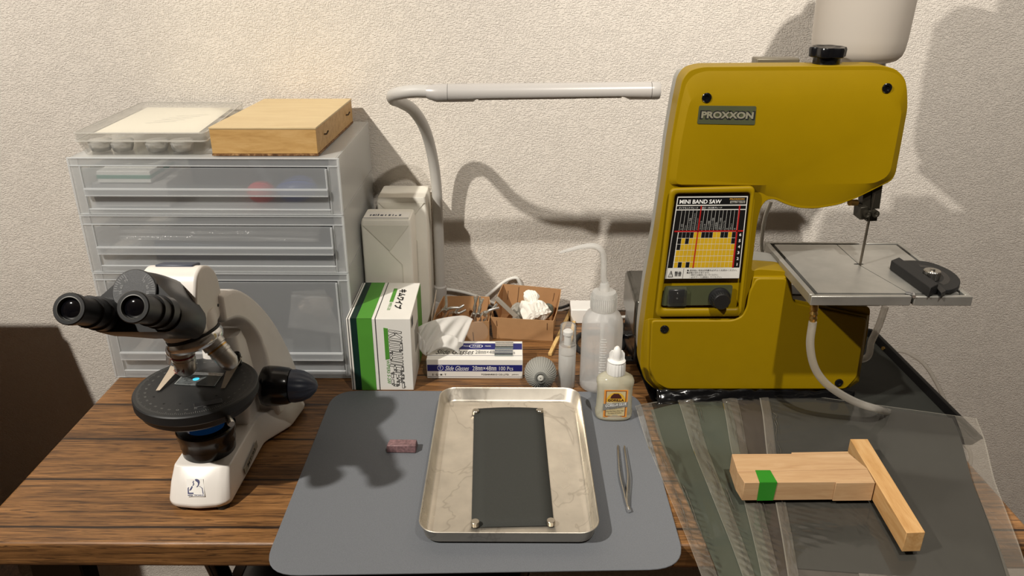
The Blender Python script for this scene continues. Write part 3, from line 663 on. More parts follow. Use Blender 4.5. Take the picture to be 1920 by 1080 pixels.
for x, y in ((-0.388, 0.756), (-0.345, 0.756), (-0.414, 0.958), (-0.312, 0.958)): g.lathe([(0.008, 0.0003), (0.008, 0.006)], (x, y, 0), n=16)
g.box(-0.396, -0.337, 0.752, 0.96, 0.002, 0.006)
g.build('rubber_foot', M['rubber_black'], mi)
# arm: curved limb, profile seen from the right side
def side(px, py, x): return px_(px, py, x)
outer = [side(*q) for q in ((416, 553, -.337), (438, 542, -.337), (462, 549, -.336), (490, 572, -.333), (516, 606, -.328), (540, 650, -.321), (560, 698, -.312), (575, 740, -.303))]
inner = [side(*q) for q in ((511, 722, -.318), (504, 682, -.324), (494, 647, -.329), (480, 620, -.332), (464, 604, -.334), (446, 598, -.336), (424, 606, -.337))]
pr = spline(outer, 4) + [Vector((-.303, 0.966, 0.022)), Vector((-.315, 0.905, 0.030))] + spline(inner, 4)
G().prism(pr, [Vector((2 * -.366 - p.x, p.y, p.z)) for p in pr]).build('arm', WE, mi, bevel=0.005, seg=3, smooth=45)
# stage carrier (white block in front of the arm) and black stage bracket
G().loft([rrect(AX, 0.888, 0.052, 0.055, 0.008, 0.034), rrect(AX, 0.888, 0.050, 0.050, 0.008, 0.10), rrect(AX, 0.884, 0.048, 0.040, 0.010, 0.150), rrect(AX, 0.888, 0.040, 0.028, 0.010, 0.165)]).build('focus_block', WE, mi, smooth=45)
G().box(AX - 0.026, AX + 0.026, 0.815, 0.888, 0.098, 0.1115).build('stage_bracket', M['black_plastic'], mi, bevel=0.002)
# focus knobs
kz0 = 0.078; ky_ = 0.905
for sx in (1, -1):
    x0 = AX + sx * 0.032
    kn = G().lathe([(0.018, 0.0), (0.0255, 0.004), (0.0270, 0.010), (0.0265, 0.022), (0.0245, 0.036), (0.0225, 0.040)], (x0, ky_, kz0), (sx, 0, 0), 36).build('coarse_knob', M['gloss_black'], mi, smooth=50)
    g = G(); u, v, a = frame((sx, 0, 0)); loops = []
    for r, h, d in ((0.0220, 0.041, 0.0), (0.0222, 0.046, 0.6), (0.0205, 0.056, 1.0), (0.0155, 0.066, 1.0), (0.0075, 0.073, 0.4), (0.001, 0.0755, 0)):
        loops.append([Vector((x0, ky_, kz0)) + a * h + (u * cos(2 * pi * i / 60) + v * sin(2 * pi * i / 60)) * (r * (1 - 0.07 * d * max(0, cos(10 * 2 * pi * i / 60)))) for i in range(60)])
    g.loft(loops); g.build('fine_knob', M['slate'], kn, smooth=40)
# round rotating stage
SZ, SR = 0.140, 0.0700
SX, SY = -0.3725, 0.801
STG = simple('stage_black', (30, 31, 32), 0.48, bmp=0.12, bscale=1500)
st = G().lathe([(0.040, SZ - 0.028), (0.058, SZ - 0.027), (0.0645, SZ - 0.022), (0.0668, SZ - 0.014), (SR - .001, SZ - 0.0135), (SR, SZ - 0.012), (SR, SZ - 0.0022), (SR - .0012, SZ - .0008), (SR - 0.004, SZ)], (SX, SY, 0), n=96).build('stage', STG, mi, smooth=30)
g = G()
for k in range(180):
    a = 2 * pi * k / 180; L = 0.0042 if k % 5 == 0 else 0.0024; r1 = SR - 0.0048
    c, s = cos(a), sin(a); w = 0.00016
    g.add([(SX + c * (r1 - L) - s * w, SY + s * (r1 - L) + c * w, SZ + .0002), (SX + c * (r1 - L) + s * w, SY + s * (r1 - L) - c * w, SZ + .0002), (SX + c * r1 + s * w, SY + s * r1 - c * w, SZ + .0002), (SX + c * r1 - s * w, SY + s * r1 + c * w, SZ + .0002)], [(0, 1, 2, 3)])
for k in range(36):
    a = 2 * pi * k / 36 - pi / 2; c, s = cos(a), sin(a); r1 = SR - 0.0135
    P0 = Vector((SX + c * r1, SY + s * r1, SZ + .0002)); U = Vector((-s, c, 0)); V = Vector((-c, -s, 0))
    g.text(str(k * 10), P0 - U * .0016, U * .0032, V * .0022)
g.build('degree_scale', simple('dim_scale_print', (120, 120, 116), 0.6), st, recalc=False)
g = G()
for px, py in ((288, 744), (307, 757), (337, 757), (368, 756), (406, 741), (382, 720)):
    q = pz(px, py, SZ); g.lathe([(0.0013, 0.0001), (0.0013, 0.0003)], (q.x, q.y, SZ), n=14)
g.build('clip_holes', M['ink'], st)
# stage clips
CLIP = simple('clip_steel', (214, 204, 190), 0.16, 1.0)
for top_, mid_, tip_ in (((334, 676), (326, 694), (296, 733)), ((444, 670), (436, 688), (418, 729))):
    a = pz(*top_, SZ + 0.010); b = pz(*mid_, SZ + 0.0075); c = pz(*tip_, SZ + 0.0012)
    w = Vector((0.0065, 0.001, 0)); g = G()
    g.loft([[a - w, a + w, a + w + Vector((0, 0, .0008)), a - w + Vector((0, 0, .0008))], [b - w * .9, b + w * .9, b + w * .9 + Vector((0, 0, .0008)), b - w * .9 + Vector((0, 0, .0008))], [c - w * .33, c + w * .33, c + w * .33 + Vector((0, 0, .0008)), c - w * .33 + Vector((0, 0, .0008))]])
    cl = g.build('stage_clip', CLIP, mi)
    G().lathe([(0.0052, -0.0098), (0.0052, 0.004), (0.0040, 0.0065)], (a.x, a.y, SZ + 0.010), n=20).build('clip_post', M['gloss_black'], cl)
# vernier plate and locking screw at the front right of the stage
q = pz(398, 762, SZ - 0.004)
G().prism([(q.x - .020, q.y - .002, SZ - .004), (q.x + .008, q.y + .010, SZ - .004), (q.x + .012, q.y + .001, SZ - .004), (q.x - .016, q.y - .011, SZ - .004)], [(q.x - .020, q.y - .002, SZ + .001), (q.x + .008, q.y + .010, SZ + .001), (q.x + .012, q.y + .001, SZ + .001), (q.x - .016, q.y - .011, SZ + .001)]).build('vernier_plate', M['black_plastic'], mi, bevel=0.0008)
q0 = pz(424, 776, SZ - 0.014); q1 = pz(432, 786, SZ - 0.016)
q1 = q0 + Vector((0.012, -0.018, -0.002))
G().tube([q0 + (q0 - q1) * 0.9, q0, q0 + (q1 - q0) * 0.9, q1], [0.0030, 0.0030, 0.0042, 0.0036], 16).build('locking_screw', M['steel'], mi)
# substage condenser / field lens housing
CXX, CYY = -0.3730, 0.808
hs = G().lathe([(0.0312, 0.046), (0.0316, 0.057), (0.0325, 0.0575), (0.0325, 0.067), (0.0342, 0.070), (0.0348, 0.0785), (0.0333, 0.0805), (0.0245, 0.0808), (0.0235, 0.078), (0.001, 0.078)], (CXX, CYY, 0), n=56).build('field_lens_housing', M['gloss_black'], mi, smooth=35)
G().lathe([(0.0220, 0.0783), (0.020, 0.0795), (0.012, 0.0805), (0.001, 0.0808)], (CXX, CYY, 0), n=40).build('blue_filter', simple('blue_filter_glass', (16, 26, 58), 0.06, emit=((0.03, 0.25, 0.8), 0.03)), hs)
G().lathe([(0.028, SZ - 0.042), (0.030, SZ - 0.030), (0.030, SZ - 0.0285)], (SX, SY, 0), n=40).build('condenser', M['gloss_black'], mi)
# nosepiece: tilted turret with three objectives
tn = Vector((-0.27, 0.06, 1.0)).normalized()          # turret axis, leaning back to the right
NC = Vector((-0.3650, 0.802, 0.2035))
G().lathe([(0.0300, -0.0095), (0.0320, -0.006), (0.0325, 0.000), (0.0310, 0.003)], NC, tn, 48).build('nosepiece', M['chrome'], mi, smooth=35)
G().lathe([(0.0302, 0.0032), (0.0302, 0.006)], NC, tn, 48).build('turret_gap', M['ink'], mi)
def objective(base, axis, L, r, cols, shiny):
    ax = Vector(axis).normalized()
    o = G().lathe([(r * 1.12, 0), (r * 1.12, L * .18), (r, L * .2), (r, L * .36), (r * 1.04, L * .37), (r * 1.04, L * .45), (r * .95, L * .46), (r * .95, L * .78), (r * .70, L * .92), (r * .45, L)], base, ax, 32).build('objective', shiny, mi, smooth=35)
    g = G()
    for k, (f, m_) in enumerate(cols): g.mat(k); g.lathe([(r * 1.045, L * f), (r * 1.045, L * (f + .05))], base, ax, 32, cap0=False, cap1=False)
    g.build('ring_band', [c for _, c in cols], o)
    return o
BRASS = simple('brass', (196, 158, 92), 0.28, 1.0); REDRING = simple('red_ring', (150, 24, 20), 0.4)
SATIN = simple('satin_nickel', (206, 204, 200), 0.32, .72)
ob = objective(NC - tn * 0.008 + Vector((-0.0125, -0.0135, -0.001)), (0.03, -0.02, -1), 0.034, 0.0125, [(.22, REDRING)], SATIN)
ob2 = objective(NC - tn * 0.008 + Vector((0.0185, -0.004, 0.004)), (0.60, -0.16, -0.80), 0.040, 0.0120, [(.24, BRASS)], SATIN)
objective(NC - tn * 0.008 + Vector((-0.0265, 0.004, -0.008)), (-0.30, 0.12, -1), 0.026, 0.0105, [(.24, BRASS)], M['chrome'])
g = G(); g.text('SP 4', NC + Vector((-0.018, -0.0268, -0.034)), (0.012, 0, 0), (0, 0, 0.0055)); g.build('objective_lettering', REDRING, ob, recalc=False)
# head: white body over the nosepiece
g = G()
hb = [(0.768, 0.226), (0.770, 0.264), (0.784, 0.288), (0.802, 0.2915), (0.826, 0.282), (0.840, 0.264), (0.843, 0.240), (0.838, 0.224), (0.826, 0.214), (0.785, 0.214)]
lp = round_poly([Vector((0, y, z)) for y, z in hb], 0.010, 4)
HX0, HX1 = -0.404, -0.342
g.prism([p + Vector((HX1, 0, 0)) for p in lp], [p + Vector((HX0, 0, 0)) for p in lp])
hd = g.build('head_body', WE, mi, bevel=0.0035, seg=3, smooth=45)
G().lathe([(0.0295, 0.0065), (0.0320, 0.014), (0.0325, 0.026)], NC, tn, 48).build('head_collar', WE, mi, smooth=45)
g = G(); g.prism([(HX1 - .010, 0.800, 0.2870), (HX1 - .010, 0.822, 0.2840), (HX0 + .010, 0.822, 0.2840), (HX0 + .010, 0.800, 0.2870)], [(HX1 - .010, 0.800, 0.2928), (HX1 - .010, 0.821, 0.2878), (HX0 + .010, 0.821, 0.2878), (HX0 + .010, 0.800, 0.2928)])
g.build('top_cover', M['slate'], hd, bevel=0.0015)
G().lathe([(0.0018, 0), (0.0018, 0.0006)], (HX1, 0.826, 0.232), (1, 0, 0), 14).build('set_screw', M['ink'], hd)
# binocular tube unit
t = Vector((0, -cos(rad(30)), sin(rad(30)))); w_ = Vector((0, sin(rad(30)), cos(rad(30))))   # tube direction, its upward normal
EL = Vector((-0.4065, 0.650, 0.3085)); ER = Vector((-0.3475, 0.650, 0.3105))
MID = (EL + ER) / 2
BK = simple('head_black', (17, 17, 18), 0.36, bmp=0.05, bscale=1400)
HC = MID - t * 0.064
def hull(off, k, dr):
    """outline of the prism housing around dial and both tubes"""
    c = HC - t * off
    pts = []
    for i in range(9): a = rad(150) - rad(120) * i / 8; pts.append((0.0235 * dr * cos(a) * 1.0, 0.0205 + 0.0235 * dr * sin(a)))
    for i in range(9): a = rad(30) - rad(130) * i / 8; pts.append((0.0300 + 0.0185 * k * cos(a), -0.001 + 0.0185 * k * sin(a)))
    for i in range(9): a = rad(-80) - rad(130) * i / 8; pts.append((-0.0300 + 0.0185 * k * cos(a), -0.001 + 0.0185 * k * sin(a)))
    return [c + Vector((1, 0, 0)) * x + w_ * y for x, y in pts]
def toward(loop, f, tgt): return [p.lerp(p + (tgt - p), f) for p in loop]
g = G(); b3 = [p + (Vector((-0.362, p.y, p.z)) - p) * 0.32 + Vector((0.006, 0, -0.002)) for p in hull(0.072, 1.0, 1.0)]
b2 = [p + (Vector((-0.370, p.y, p.z)) - p) * 0.06 + Vector((0.002, 0, 0)) for p in hull(0.044, 1.06, 1.05)]
g.loft([hull(0.0, 0.94, 0.96), hull(0.003, 1.0, 1.0), hull(0.028, 1.08, 1.06), b2, b3])
hu = g.build('prism_housing', BK, mi, smooth=50)
DC = HC + w_ * 0.0225 + t * 0.0005
dl = G().lathe([(0.0222, -0.004), (0.0222, 0.0016), (0.0214, 0.0024)], DC, t, 56).build('spacing_dial', simple('dial_black', (46, 47, 49), 0.4, bmp=0.3, bscale=2500), hu, smooth=30)
g = G(); uu = Vector((1, 0, 0)); vv = w_; T0 = DC + t * 0.0026
for sgn in (-1, 1):
    for k in range(9):
        a = rad(90) + sgn * rad(34 + 7 * k); r1, r0 = 0.0205, 0.0205 - (0.0055 if k % 4 == 0 else 0.003)
        d = uu * cos(a) + vv * sin(a); pn = (uu * -sin(a) + vv * cos(a)) * 0.00018
        g.add([T0 + d * r0 - pn, T0 + d * r0 + pn, T0 + d * r1 + pn, T0 + d * r1 - pn], [(0, 1, 2, 3)])
    for lbl, aa in (('75', 40), ('65', 72), ('55', 96)):
        a = rad(90) + sgn * rad(aa); d = uu * cos(a) + vv * sin(a); tU = (uu * sin(a) - vv * cos(a)); g.text(lbl, T0 + d * 0.0125 - tU * 0.0018, tU * 0.0036, d * 0.0022)
g.text('V', T0 + uu * 0.0012 - vv * 0.0075, uu * 0.0016, vv * 0.0016)
g.build('dial_scale', simple('dial_print', (150, 150, 150), 0.5), dl, recalc=False)
for sgn in (-1, 1):
    c = HC + uu * (sgn * 0.0290) + w_ * 0.0145 + t * 0.0006
    G().lathe([(0.0026, -0.001), (0.0026, 0.0004)], c, t, 18).build('housing_screw', M['ink'], hu)
LENS = simple('eyepiece_glass', (8, 8, 12), 0.06, 0.0, 0.8, coat=1.0)
for E in (EL, ER):
    tb = G().lathe([(0.0170, -0.066), (0.0170, -0.050), (0.0150, -0.049), (0.0150, -0.040), (0.0158, -0.039), (0.0158, -0.033), (0.0138, -0.032), (0.0138, -0.0085), (0.0150, -0.0080), (0.0152, -0.001), (0.0143, 0.0), (0.0112, 0.0), (0.0105, -0.004), (0.001, -0.0055)], E, t, 48).build('eyepiece', BK, mi, smooth=35)
    G().lathe([(0.0104, -0.0042), (0.0085, -0.0028), (0.0045, -0.0018), (0.0005, -0.0015)], E, t, 40, cap0=False).build('eye_lens', LENS, tb, smooth=60)
    G().lathe([(0.0116, 0.00005), (0.0108, 0.00015), (0.0103, -0.0035)], E, t, 48, cap0=False, cap1=False).build('lens_rim', simple('lens_rim_grey', (70, 69, 66), 0.4, 0.3), tb, smooth=60)
# name sticker and emblem
def deck(px, py, y): return py_(px, py, y)
XR = -0.3325
a = px_(450, 872, XR + .0012); b = px_(460, 831, XR + .0012)
g = G(); q00 = px_(442, 862, XR + .001); q10 = px_(459, 831, XR + .001); q01 = px_(446, 877, XR + .001); 
s0 = Vector((XR + .0020, 0.800, 0.012)); U = Vector((0, 0.052, 0.006)); V = Vector((0, -0.001, 0.0105))
g.mat(0); g.extrude([s0, s0 + U, s0 + U + V, s0 + V], (0.0004, 0, 0)); g.mat(1); g.text('MT-93', s0 + U * .2 + V * .25 + Vector((.0006, 0, 0)), U * .6, V * .5, bold=0.02)
g.build('model_sticker', [simple('silver_sticker', (168, 162, 150), 0.35, 0.3), M['ink']], mi, recalc=False)
NAVY = simple('navy_print', (28, 34, 92), 0.5)
sn = Vector((0, -0.036, 0.0305)).normalized(); sp0 = Vector((-0.37, 0.7575 - 0.0022, 0.028 + 0.0015)) - sn * 0.0005
E0 = onp(352, 931, sp0, sn); EU = onp(384, 931, sp0, sn) - E0; EV = onp(349, 898, sp0, sn) - E0
def e2(u, v, o=0.0): return E0 + EU * u + EV * v + sn * o
g = G(); g.mat(0); g.prism([e2(0, 0, .0), e2(1, 0, .0), e2(1, 1, .0), e2(0, 1, .0)], [e2(0, 0, .0002), e2(1, 0, .0002), e2(1, 1, .0002), e2(0, 1, .0002)])
g.mat(1); o = .0004
def fl(pts): g.add([e2(u, v, o) for u, v in pts], [tuple(range(len(pts)))])
fl([(.52, .98), (.62, 1.0), (.72, .97), (.78, .90), (.79, .80), (.74, .68), (.68, .58), (.60, .52), (.56, .54), (.64, .62), (.68, .72), (.66, .80), (.58, .86), (.53, .90)])
fl([(.36, .80), (.42, .90), (.46, .88), (.42, .80), (.46, .72), (.42, .64), (.36, .60), (.34, .64), (.40, .70)])
fl([(.30, .60), (.36, .56), (.28, .42), (.20, .34), (.12, .34), (.20, .46)])
fl([(.02, .14), (.36, .14), (.36, .22), (.10, .22), (.10, .46), (.14, .52), (.08, .52), (.04, .46)])
fl([(.74, .60), (.84, .54), (.92, .48), (.95, .14), (.90, .14), (.88, .45), (.82, .52), (.73, .57)])
g.text('MEIJI TECHNO', e2(.02, .01, o), EU * .96, EV * .10, bold=0.03)
g.build('emblem', [simple('emblem_white', (238, 234, 228), 0.4), NAVY], mi, recalc=False)
# specimen slide on the stage with the lit spot
GLASS = frosted('slide_glass', (220, 230, 232), clear=0.82, rough=0.03, trans=0.3, gloss=1.2, haze_var=0.12, bscale=300)
sl = thing('specimen_slide', 'thin glass specimen slide lying on the microscope stage', 'slide', (SX, SY, SZ))
c = [pz(350, 698, SZ), pz(420, 701, SZ), pz(403, 726, SZ), pz(327, 722, SZ)]
G().prism([p + Vector((0, 0, .0004)) for p in c], [p + Vector((0, 0, .0014)) for p in c]).build('glass_plate', GLASS, sl)
edge = G(); lo = [p + Vector((0, 0, .0015)) for p in c]; cc = sum(lo, Vector()) / 4; li = [p + (cc - p) * .04 for p in lo]
edge.loft([lo, li], False, False); edge.build('polished_edge', frosted('slide_edge', (230, 235, 232), clear=0.3, gloss=0.8), sl)
q = pz(368, 713, SZ)
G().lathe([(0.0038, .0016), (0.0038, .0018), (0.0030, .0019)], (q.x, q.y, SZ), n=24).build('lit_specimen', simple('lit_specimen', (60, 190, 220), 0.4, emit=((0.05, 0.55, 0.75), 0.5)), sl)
# ================================================================== desk lamp with bendy neck
LAMPW = simple('lamp_white', (184, 180, 176), 0.3, var=0.01)
dl_ = thing('desk_lamp', 'white gooseneck desk lamp with a slim bar head', 'lamp', (-0.128, 1.285, 0))
g = G(); g.prism([(-0.163, 1.262, 0.0004), (-0.098, 1.262, 0.0004), (-0.104, 1.312, 0.0004), (-0.156, 1.312, 0.0004)], [(-0.154, 1.266, 0.006), (-0.106, 1.266, 0.006), (-0.110, 1.308, 0.006), (-0.150, 1.308, 0.006)])
g.prism([(-0.150, 1.270, 0.0062), (-0.110, 1.270, 0.0062), (-0.114, 1.304, 0.0062), (-0.146, 1.304, 0.0062)], [(-0.139, 1.276, 0.034), (-0.119, 1.276, 0.034), (-0.121, 1.298, 0.034), (-0.137, 1.298, 0.034)])
g.build('clamp_base', LAMPW, dl_, bevel=0.0025, seg=3)
LP = [(826, 548, 1.287), (824, 480, 1.287), (821, 400, 1.286), (817, 335, 1.280), (808, 280, 1.262), (795, 238, 1.232), (775, 207, 1.195), (752, 192, 1.155), (738, 186, 1.125), (737, 179, 1.100), (752, 174, 1.083), (778, 171, 1.076), (806, 171.5, 1.073)]
path = [py_(*q) for q in LP]
path[0].z = 0.030
G().tube(spline(path, 6), 0.0088, 16).build('gooseneck', simple('white_rubber', (192, 189, 184), 0.5, var=0.02), dl_, smooth=60)
G().lathe([(0.0112, 0), (0.0112, 0.028), (0.0092, 0.030)], (path[0].x, path[0].y, 0.032)).build('neck_socket', LAMPW, dl_)
YH = 1.073
h0 = py_(800, 173, YH); h1 = py_(1237, 169, YH); hu_ = (h1 - h0); L = hu_.length; hu_ = hu_.normalized()
def sect(s, ry, rz, dz, flat=1.0):
    out = []
    for i in range(28):
        a = 2 * pi * i / 28; z = rz * sin(a)
        if z < -rz * flat: z = -rz * flat
        out.append(h0 + hu_ * s + Vector((0, ry * cos(a), z + dz)))
    return out
g = G(); g.loft([sect(0, .009, .0085, .0005), sect(.004, .0105, .0098, 0), sect(.014, .0130, .0122, -.001), sect(.0285, .0130, .0122, -.001)])
g.build('head_joint', LAMPW, dl_, smooth=50)
g = G(); g.loft([sect(.0290, .0128, .0122, -.001), sect(.063, .0128, .0122, -.001), sect(.068, .0128, .0122, -.001, .62), sect(L - .050, .0124, .0118, -.0005, .55), sect(L - .040, .0124, .0118, -.0005), sect(L - .0125, .0124, .0118, -.0005)])
hd_ = g.build('head_bar', LAMPW, dl_, smooth=50)
g = G(); g.loft([sect(L - .0118, .0122, .0118, -.0005), sect(L - .002, .0122, .0118, -.0005), sect(L, .011, .0106, -.0005)]); g.build('end_cap', LAMPW, dl_, smooth=50)
g = G(); a = h0 + hu_ * .070; b = h0 + hu_ * (L - .052)
g.prism([a + Vector((0, -.0085, -.0086)), b + Vector((0, -.0085, -.0072)), b + Vector((0, .0085, -.0072)), a + Vector((0, .0085, -.0086))], [a + Vector((0, -.0085, -.0098)), b + Vector((0, -.0085, -.0084)), b + Vector((0, .0085, -.0084)), a + Vector((0, .0085, -.0098))])
g.build('led_diffuser', simple('unlit_diffuser', (170, 166, 156), 0.5), hd_)

# cables at the back of the desk
CABW = simple('white_cable', (222, 220, 214), 0.45)
def cable(pts, r, mat, label, cat='cable', name='power_cable', group=None, n=8):
    return tag(G().tube(spline(pts, n), r, 10).build(name, mat, smooth=60), label, cat, group)
cable([py_(772, 551, 1.317), py_(800, 545, 1.318), py_(840, 543, 1.319), py_(880, 551, 1.3195), py_(912, 563, 1.3185), Vector((0.0, 1.312, 0.0045)), Vector((0.05, 1.309, 0.0036))], 0.0030, CABW, 'white lamp cable running along the foot of the wall')
cable([py_(905, 562, 1.302), py_(925, 545, 1.309), py_(948, 527, 1.316), py_(966, 521, 1.319), py_(973, 527, 1.319), py_(977, 545, 1.319), Vector((0.006, 1.3185, 0.004))], 0.0032, CABW, 'white cable arching up behind the right carton')
cable([Vector((0.075, 1.309, 0.006)), py_(1052, 577, 1.309), py_(1075, 570, 1.309), py_(1100, 569, 1.309), Vector((0.150, 1.309, 0.012))], 0.0026, M['rubber_black'], 'thin black cable behind the wash bottle along the wall')
ring_pts = []
for i in range(29):
    a = rad(70) + 2 * pi * i / 28 * 0.93
    ring_pts.append((0.146 + 0.040 * cos(a), 1.165 + 0.050 * sin(a), 0.0048 + 0.0085 * (i / 28)))
cable(ring_pts + [(0.172, 1.225, 0.012), (0.178, 1.262, 0.008)], 0.0046, M['rubber_black'], 'thick black saw cable coiled behind the wash bottle', n=3)
ps = thing('power_strip', 'white power strip box at the wall behind the wash bottle', 'power strip', (0.155, 1.265, 0))
G().box(0.105, 0.187, 1.258, 1.300, 0.0004, 0.028).build('strip_body', M['white_plastic'], ps, bevel=0.002, seg=3)

# ================================================================== cardboard trays with their contents
CARD = simple('kraft_board', (178, 138, 98), 0.75, var=0.05, vscale=60, bmp=0.15, bscale=500, spec=0.2)
CARDIN = simple('kraft_board_inside', (172, 130, 90), 0.8, var=0.06, vscale=40, spec=0.2)
def carton(name, bot, top, label, slits, tabs):
    t = thing(name, label, 'carton', tuple(sum(bot, Vector()) / 4)); th = 0.0012
    ci = sum(bot, Vector()) / 4
    names = ('front_wall', 'right_wall', 'back_wall', 'left_wall')
    for k in range(4):
        a, b = bot[k], bot[(k + 1) % 4]; A, B = top[k], top[(k + 1) % 4]
        nn = (b - a).cross(Vector((0, 0, 1))).normalized(); rows = []
        for j in range(7):
            v = j / 6; row = []
            for i in range(9):
                u = i / 8; p = a.lerp(b, u).lerp(A.lerp(B, u), v); p = p + nn * (0.0022 * sin(pi * u) * v * (1 if k % 2 else 0.5))
                row.append(p)
            rows.append(row)
        rows2 = [[p - nn * th for p in r] for r in rows]
        g = G(); g.mat(0).grid(rows); g.mat(1).grid(rows2[::-1])
        e1 = rows[-1]; e2 = rows2[-1]; g.mat(0).grid([e1, e2])
        g.grid([[r[0] for r in rows2], [r[0] for r in rows]]); g.grid([[r[-1] for r in rows], [r[-1] for r in rows2]])
        w = g.build(names[k], [CARD, CARDIN], t, smooth=40)
        if k in slits:
            s = G()
            for (u, v0, v1) in slits[k]:
                sg = 1 if k == 0 else -1
                q0 = a.lerp(b, u).lerp(A.lerp(B, u), v0); q1 = a.lerp(b, u).lerp(A.lerp(B, u), v1); d = (b - a).normalized() * .0005; o_ = nn * (0.0016 if k == 0 else -0.0030)
                o_ = nn * (0.0006 + 0.0022 * sin(pi * u) * (v0 + v1) / 2 * .5) if k == 0 else nn * (-th - 0.0004 + 0.0022 * sin(pi * u) * (v0 + v1) / 2 * .5)
                s.add([q0 - d + o_, q0 + d + o_, q1 + d + o_, q1 - d + o_], [(0, 1, 2, 3)])
            s.build('slit', simple('slit_shade', (92, 62, 38), 0.9), w, recalc=False)
    bi = [p + (ci - p) * .02 + Vector((0, 0, .0012)) for p in bot]
    G().prism([p - Vector((0, 0, .0008)) for p in bi], bi).build('floor_panel', CARDIN, t)
    return t
bR = [Vector((-0.0325, 1.200, .0004)), Vector((0.070, 1.190, .0004)), Vector((0.079, 1.288, .0004)), Vector((-0.020, 1.297, .0004))]
tR = [Vector((-0.0362, 1.199, .041)), Vector((0.0705, 1.187, .040)), Vector((0.0885, 1.290, .054)), Vector((-0.0165, 1.306, .057))]
carton('open_carton', bR, tR, 'open brown carton holding crumpled paper and stones', {0: [(.09, .60, .86), (.90, .55, .88)], 2: [(.10, .55, .85), (.72, .1, .95), (.90, .5, .8)]}, None)
bL = [Vector((-0.128, 1.186, .0004)), Vector((-0.038, 1.188, .0004)), Vector((-0.042, 1.250, .0004)), Vector((-0.126, 1.250, .0004))]
tL = [Vector((-0.134, 1.180, .038)), Vector((-0.0385, 1.184, .040)), Vector((-0.040, 1.262, .051)), Vector((-0.121, 1.262, .052))]
carton('open_carton', bL, tL, 'open brown carton of metal clips behind the slide box', {0: [(.70, .02, .5)]}, None)
# pale flap sticking up at the left of the clip carton
tag(G().prism([(-0.1365, 1.186, .0165), (-0.1345, 1.186, .048), (-0.131, 1.245, .071), (-0.1365, 1.246, .020)], [(-0.1372, 1.186, .0165), (-0.1352, 1.186, .048), (-0.1317, 1.245, .071), (-0.1372, 1.246, .020)]).build('paper_card', simple('pale_card', (220, 208, 190), 0.7)), 'pale card leaning at the left of the clip carton', 'card')
# metal clips
CLIPM = simple('clip_nickel', (214, 212, 206), .22, .9)
def clip(piv, handles, jaw, label, r=.0027):
    P0 = Vector(piv); J = Vector(jaw)
    t = thing('metal_clip', label, 'clip', P0, 'metal clips in the left carton')
    for k, h in enumerate(handles):
        H = Vector(h); d = (H - P0); s = d.cross(Vector((0, 1, 0))).normalized() * (.0022 if k % 2 else -.0022)
        path = spline([P0 - s * .8, P0 + d * .35 + s * .9, P0 + d * .75 + s * .5, H], 5)
        G().tube(path, [r * 1.15 - r * .35 * q / (len(path) - 1) for q in range(len(path))], 10).build('handle', CLIPM, t, smooth=60)
    jd = (J - P0).normalized(); s = jd.cross(Vector((0, 1, 0))).normalized()
    for sg in (-1, 1):
        g = G(); loops = []
        for f, wd, op in ((0, .0052, .0040), (.5, .0056, .0052), (1, .0044, .0012)):
            c_ = P0.lerp(J, f) + s * (sg * op); loops.append([c_ + Vector((0, wd, 0)) + s * sg * .0009, c_ + Vector((0, -wd, 0)) + s * sg * .0009, c_ + Vector((0, -wd, 0)) - s * sg * .0004, c_ + Vector((0, wd, 0)) - s * sg * .0004])
        g.loft(loops); g.build('jaw', CLIPM, t, bevel=0.0004)
    G().lathe([(.0034, -.0052), (.0034, .0052)], P0, (0, 1, 0), 18).build('spring_coil', M['steel'], t)
clip(py_(834, 582, 1.212), [py_(836, 554, 1.216), py_(860, 577, 1.214)], py_(812, 606, 1.210), 'metal clip at the left of the carton, one handle up and one to the right')
clip(py_(852, 588, 1.232), [py_(874, 581, 1.236), py_(870, 572, 1.240)], py_(838, 596, 1.228), 'metal clip lying towards the carton middle, handles to the right')
clip(py_(889, 590, 1.222), [py_(890, 556, 1.228), py_(896, 554, 1.226)], py_(886, 606, 1.220), 'left upright metal clip with parallel handles', .0023)
clip(py_(897, 590, 1.210), [py_(900, 557, 1.216), py_(906, 560, 1.214)], py_(893, 608, 1.208), 'right upright metal clip with parallel handles', .0023)
clip(py_(909, 588, 1.1995), [py_(932, 570, 1.202), py_(936, 577, 1.199)], py_(904, 601, 1.1985), 'metal clip leaning out over the right edge of its carton')
tag(G().lathe([(.0175, 0), (.0185, .0012), (.0175, .0018)], (-0.058, 1.175, .0250), (0.1, -1, .32), 36).build('clear_disc', CLEAR), 'clear plastic disc leaning on the clip carton front', 'disc')
# contents of the right carton
crp = simple('crumpled_white_paper', (244, 240, 230), 0.85, var=0.02, spec=0.2)
def crumple_ball(name, cen, dims, mat, label, cat, seed):
    rnd = random.Random(seed); bm = bmesh.new(); bmesh.ops.create_icosphere(bm, subdivisions=4, radius=1.0)
    pl = [(Vector((rnd.gauss(0, 1), rnd.gauss(0, 1), rnd.gauss(0, 1))).normalized(), rnd.uniform(.45, .95)) for _ in range(46)]
    for v in bm.verts:
        n = v.co.normalized(); k = 1.25
        for d, h in pl:
            q = n.dot(d)
            if q > 0.2: k = min(k, (h + 0.25) / q)
        k += 0.10 * abs(sin(n.x * 9 + n.y * 5 + seed)) - .05
        v.co = Vector((n.x * dims[0], n.y * dims[1], n.z * dims[2])) * k
    zm = min(v.co.z for v in bm.verts)
    g = G(); g.add([Vector(cen) + Vector((v.co.x, v.co.y, v.co.z - zm)) for v in bm.verts], [[q.index for q in f.verts] for f in bm.faces]); bm.free()
    return tag(g.build(name, mat, smooth=24), label, cat)
